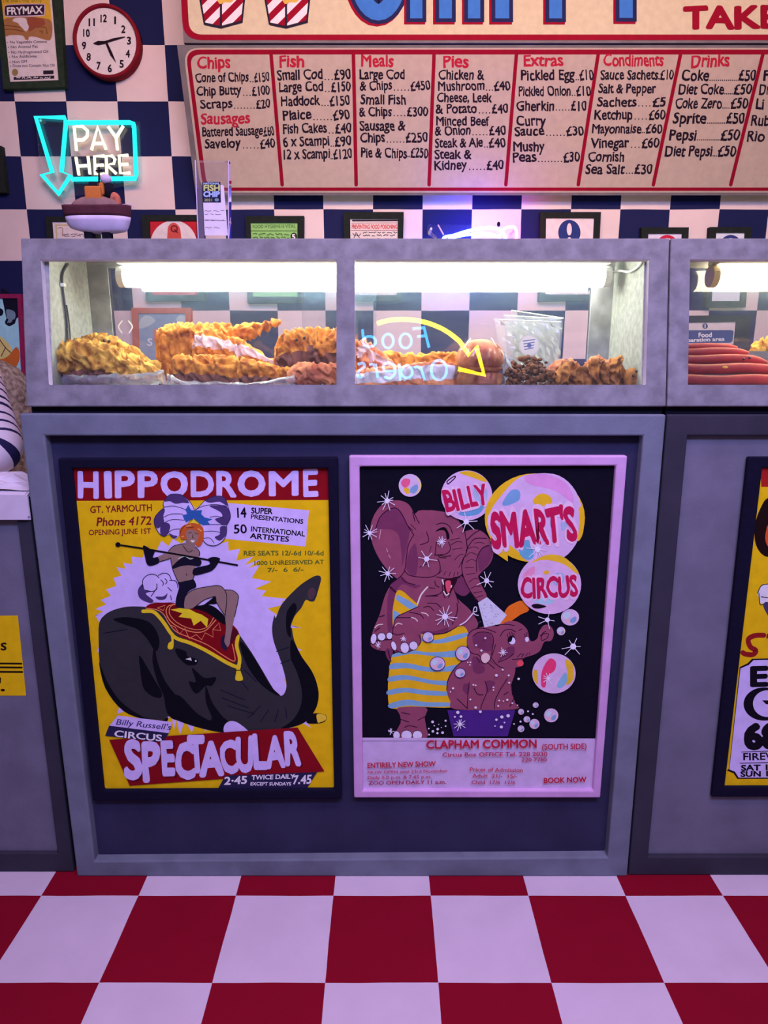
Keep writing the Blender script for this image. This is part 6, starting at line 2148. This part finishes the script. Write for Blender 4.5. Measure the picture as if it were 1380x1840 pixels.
def ringed(path, radii, n=22, flat=1.0, step=.004):
    P_ = []
    tot = 0
    for i in range(len(path) - 1):
        L_ = (Vector(path[i + 1]) - Vector(path[i])).length
        k_ = max(2, int(L_ / step))
        for j in range(k_):
            t = j / k_
            P_.append((Vector(path[i]).lerp(Vector(path[i + 1]), t), radii[i] + (radii[i + 1] - radii[i]) * t, tot + L_ * t))
        tot += L_
    P_.append((Vector(path[-1]), radii[-1], tot))
    # soften the bend
    sm_ = []
    for i in range(len(P_)):
        a, b = max(0, i - 9), min(len(P_), i + 10)
        sm_.append((sum((P_[k_][0] for k_ in range(a, b)), Vector()) / (b - a), sum(P_[k_][1] for k_ in range(a, b)) / (b - a), P_[i][2]))
    vs, fs, st = [], [], []
    prev = None
    for i, (c, r_, d_) in enumerate(sm_):
        t = (sm_[min(i + 1, len(sm_) - 1)][0] - sm_[max(i - 1, 0)][0]).normalized()
        x = Vector((1, 0, 0)) if prev is None and abs(t.x) < .7 else (Vector((0, 1, 0)) if prev is None else prev)
        x = (x - t * x.dot(t)).normalized()
        prev = x
        y = t.cross(x)
        for j in range(n):
            a = 2 * math.pi * j / n
            fold = 1 + .05 * noise.noise(Vector((c.x * 30 + math.cos(a), c.z * 30, math.sin(a) * 1.5)))
            vs.append(c + (x * math.cos(a) + y * math.sin(a) * flat) * r_ * fold)
        st.append((d_ % .033) < .0095)
    k0 = len(mb.v)
    mb.v += vs
    for i in range(len(sm_) - 1):
        for j in range(n):
            mb.f.append((k0 + i * n + j, k0 + i * n + (j + 1) % n, k0 + (i + 1) * n + (j + 1) % n, k0 + (i + 1) * n + j))
            mb.i.append(1 if st[i] else 0)


ringed([(PX, PYY + .06, .84), (PX, PYY + .03, 1.05), (PX, PYY - .02, 1.22), (PX, PYY - .03, 1.31), (PX, PYY - .04, 1.37)], [.165, .155, .175, .150, .070], 36, .72)
for sg in (-1, 1):
    ringed([(PX + sg * .10, PYY - .03, 1.315), (PX + sg * .175, PYY - .035, 1.305), (PX + sg * .345, PYY - .235, ZF + .05), (PX + sg * .17, PYY - .297, ZF + .034)], [.075, .070, .054, .038])
mb.build('striped_top', pe, True)
M_hair = mat('dark brown hair', (.05, .028, .018), var=.2, scale=80, bump=.4, bscale=200)
vs, fs = [], []
for i in range(11):
    t = i / 10 * R(118)
    for j in range(28):
        a = 2 * math.pi * j / 28
        front = max(0, -math.sin(a))
        tt = t * (1 - .42 * front)
        vs.append(Vector((PX + .097 * math.sin(tt) * math.cos(a), PYY - .060 + .112 * math.sin(tt) * math.sin(a), 1.552 + .112 * math.cos(tt))))
for i in range(10):
    for j in range(28):
        fs.append((i * 28 + j, i * 28 + (j + 1) % 28, (i + 1) * 28 + (j + 1) % 28, (i + 1) * 28 + j))
h_ = mesh('hair', vs, fs, M_hair, pe, None, True)
so = h_.modifiers.new('thickness', 'SOLIDIFY')
so.thickness = .012
for sg in (-1, 1):
    MB().ball((PX + sg * .032, PYY - .141, 1.543), .011, mat('eye white', (.8, .78, .76), var=0, bump=0, rough=.3), 12, 8, (1.2, .7, .8)).build('eye', pe, True)
    MB().ball((PX + sg * .032, PYY - .148, 1.543), .005, M_eye, 10, 6, (1, .6, 1)).build('pupil', pe, True)
MB().ball((PX, PYY - .128, 1.478), .018, mat('lips', (.45, .16, .14), var=0, bump=0), 12, 8, (1.1, .5, .35)).build('mouth', pe, True)
MB().tube([(PX + .09, PYY + .07, .88), (PX + .10, PYY + .06, .47), (PX + .10, PYY + .09, .10)], [.125, .085, .062], M_sn, 18).tube([(PX - .09, PYY + .07, .88), (PX - .10, PYY + .06, .47), (PX - .10, PYY + .09, .10)], [.125, .085, .062], M_sn, 18).build('trousers', pe, True)

# ------------------------------------------------------------------ order sign opposite the counter, mirrored in the cabinet glass
GN = VP.n
g0 = VP.p0 + VP.n * -0.0185
SIGN_Y = -1.35


def refl(u, v):
    d = ray(u, v)
    t = (g0 - CAM).dot(GN) / d.dot(GN)
    h_ = CAM + d * t
    r_ = d - GN * (2 * d.dot(GN))
    k_ = (SIGN_Y - h_.y) / r_.y
    return h_ + r_ * k_


z = Zm(630, 540, 290 / 1380)
os_ = thing('neon_order_sign', 'blue and yellow neon food orders sign facing the counter, mirrored in its glass', 'neon sign', refl(745, 640))
M_ob = glow('sky blue neon', (0.03, 0.34, 1.0), 26.0)
M_oy = glow('yellow neon', (1.0, 0.68, 0.0), 34.0)


def otube(strokes, name, r_, m):
    mb = MB()
    for st, smo in strokes:
        ps = z(st)
        ps = sm(ps, 5, False) if smo else ps
        mb.tube([refl(u, v) for u, v in ps], r_, m, 8)
    return mb.build(name, os_, True)


def ell(cx_, cy_, rx, ry, a0=0, a1=360):
    return [(cx_ + rx * math.cos(R(t)), cy_ + ry * math.sin(R(t))) for t in range(a0, a1 + 1, 20)]


otube([([(625, 222), (670, 400)], False), ([(635, 232), (530, 240)], False), ([(650, 300), (570, 308)], False)], 'food_letters', .009, M_ob)
otube([(ell(470, 345, 50, 62), False)], 'food_letters', .009, M_ob)
otube([(ell(320, 345, 46, 60), False)], 'food_letters', .009, M_ob)
otube([(ell(160, 350, 56, 45), False), ([(100, 250), (112, 330)], False)], 'food_letters', .009, M_ob)
otube([(ell(755, 595, 66, 85), False)], 'orders_letters', .009, M_ob)
otube([([(600, 570), (632, 680)], False), ([(605, 590), (570, 565), (545, 575)], True)], 'orders_letters', .009, M_ob)
otube([(ell(480, 610, 48, 52), False), ([(415, 540), (425, 680)], False)], 'orders_letters', .009, M_ob)
otube([([(380, 600), (290, 600), (285, 550), (330, 530), (372, 560), (378, 620), (340, 662), (285, 655)], True)], 'orders_letters', .009, M_ob)
otube([([(215, 545), (232, 660)], False), ([(218, 580), (190, 545), (160, 550)], True)], 'orders_letters', .009, M_ob)
otube([([(60, 545), (110, 535), (115, 570), (70, 600), (60, 640), (100, 660)], True)], 'orders_letters', .009, M_ob)
otube([([(228, 196), (330, 168), (460, 160), (580, 172), (700, 205), (820, 262), (930, 345)], True), ([(930, 345), (1012, 466), (1075, 392), (1142, 636), (920, 584)], False)], 'arrow_tube', .016, M_oy)
bq = [refl(u, v) - Vector((0, .03, 0)) for u, v in z([(-60, 120), (1230, 120), (1230, 720), (-60, 720)])]
mb = MB().prism(bq, [p_ - Vector((0, .01, 0)) for p_ in bq], M_black)
mb.build('backboard', os_)
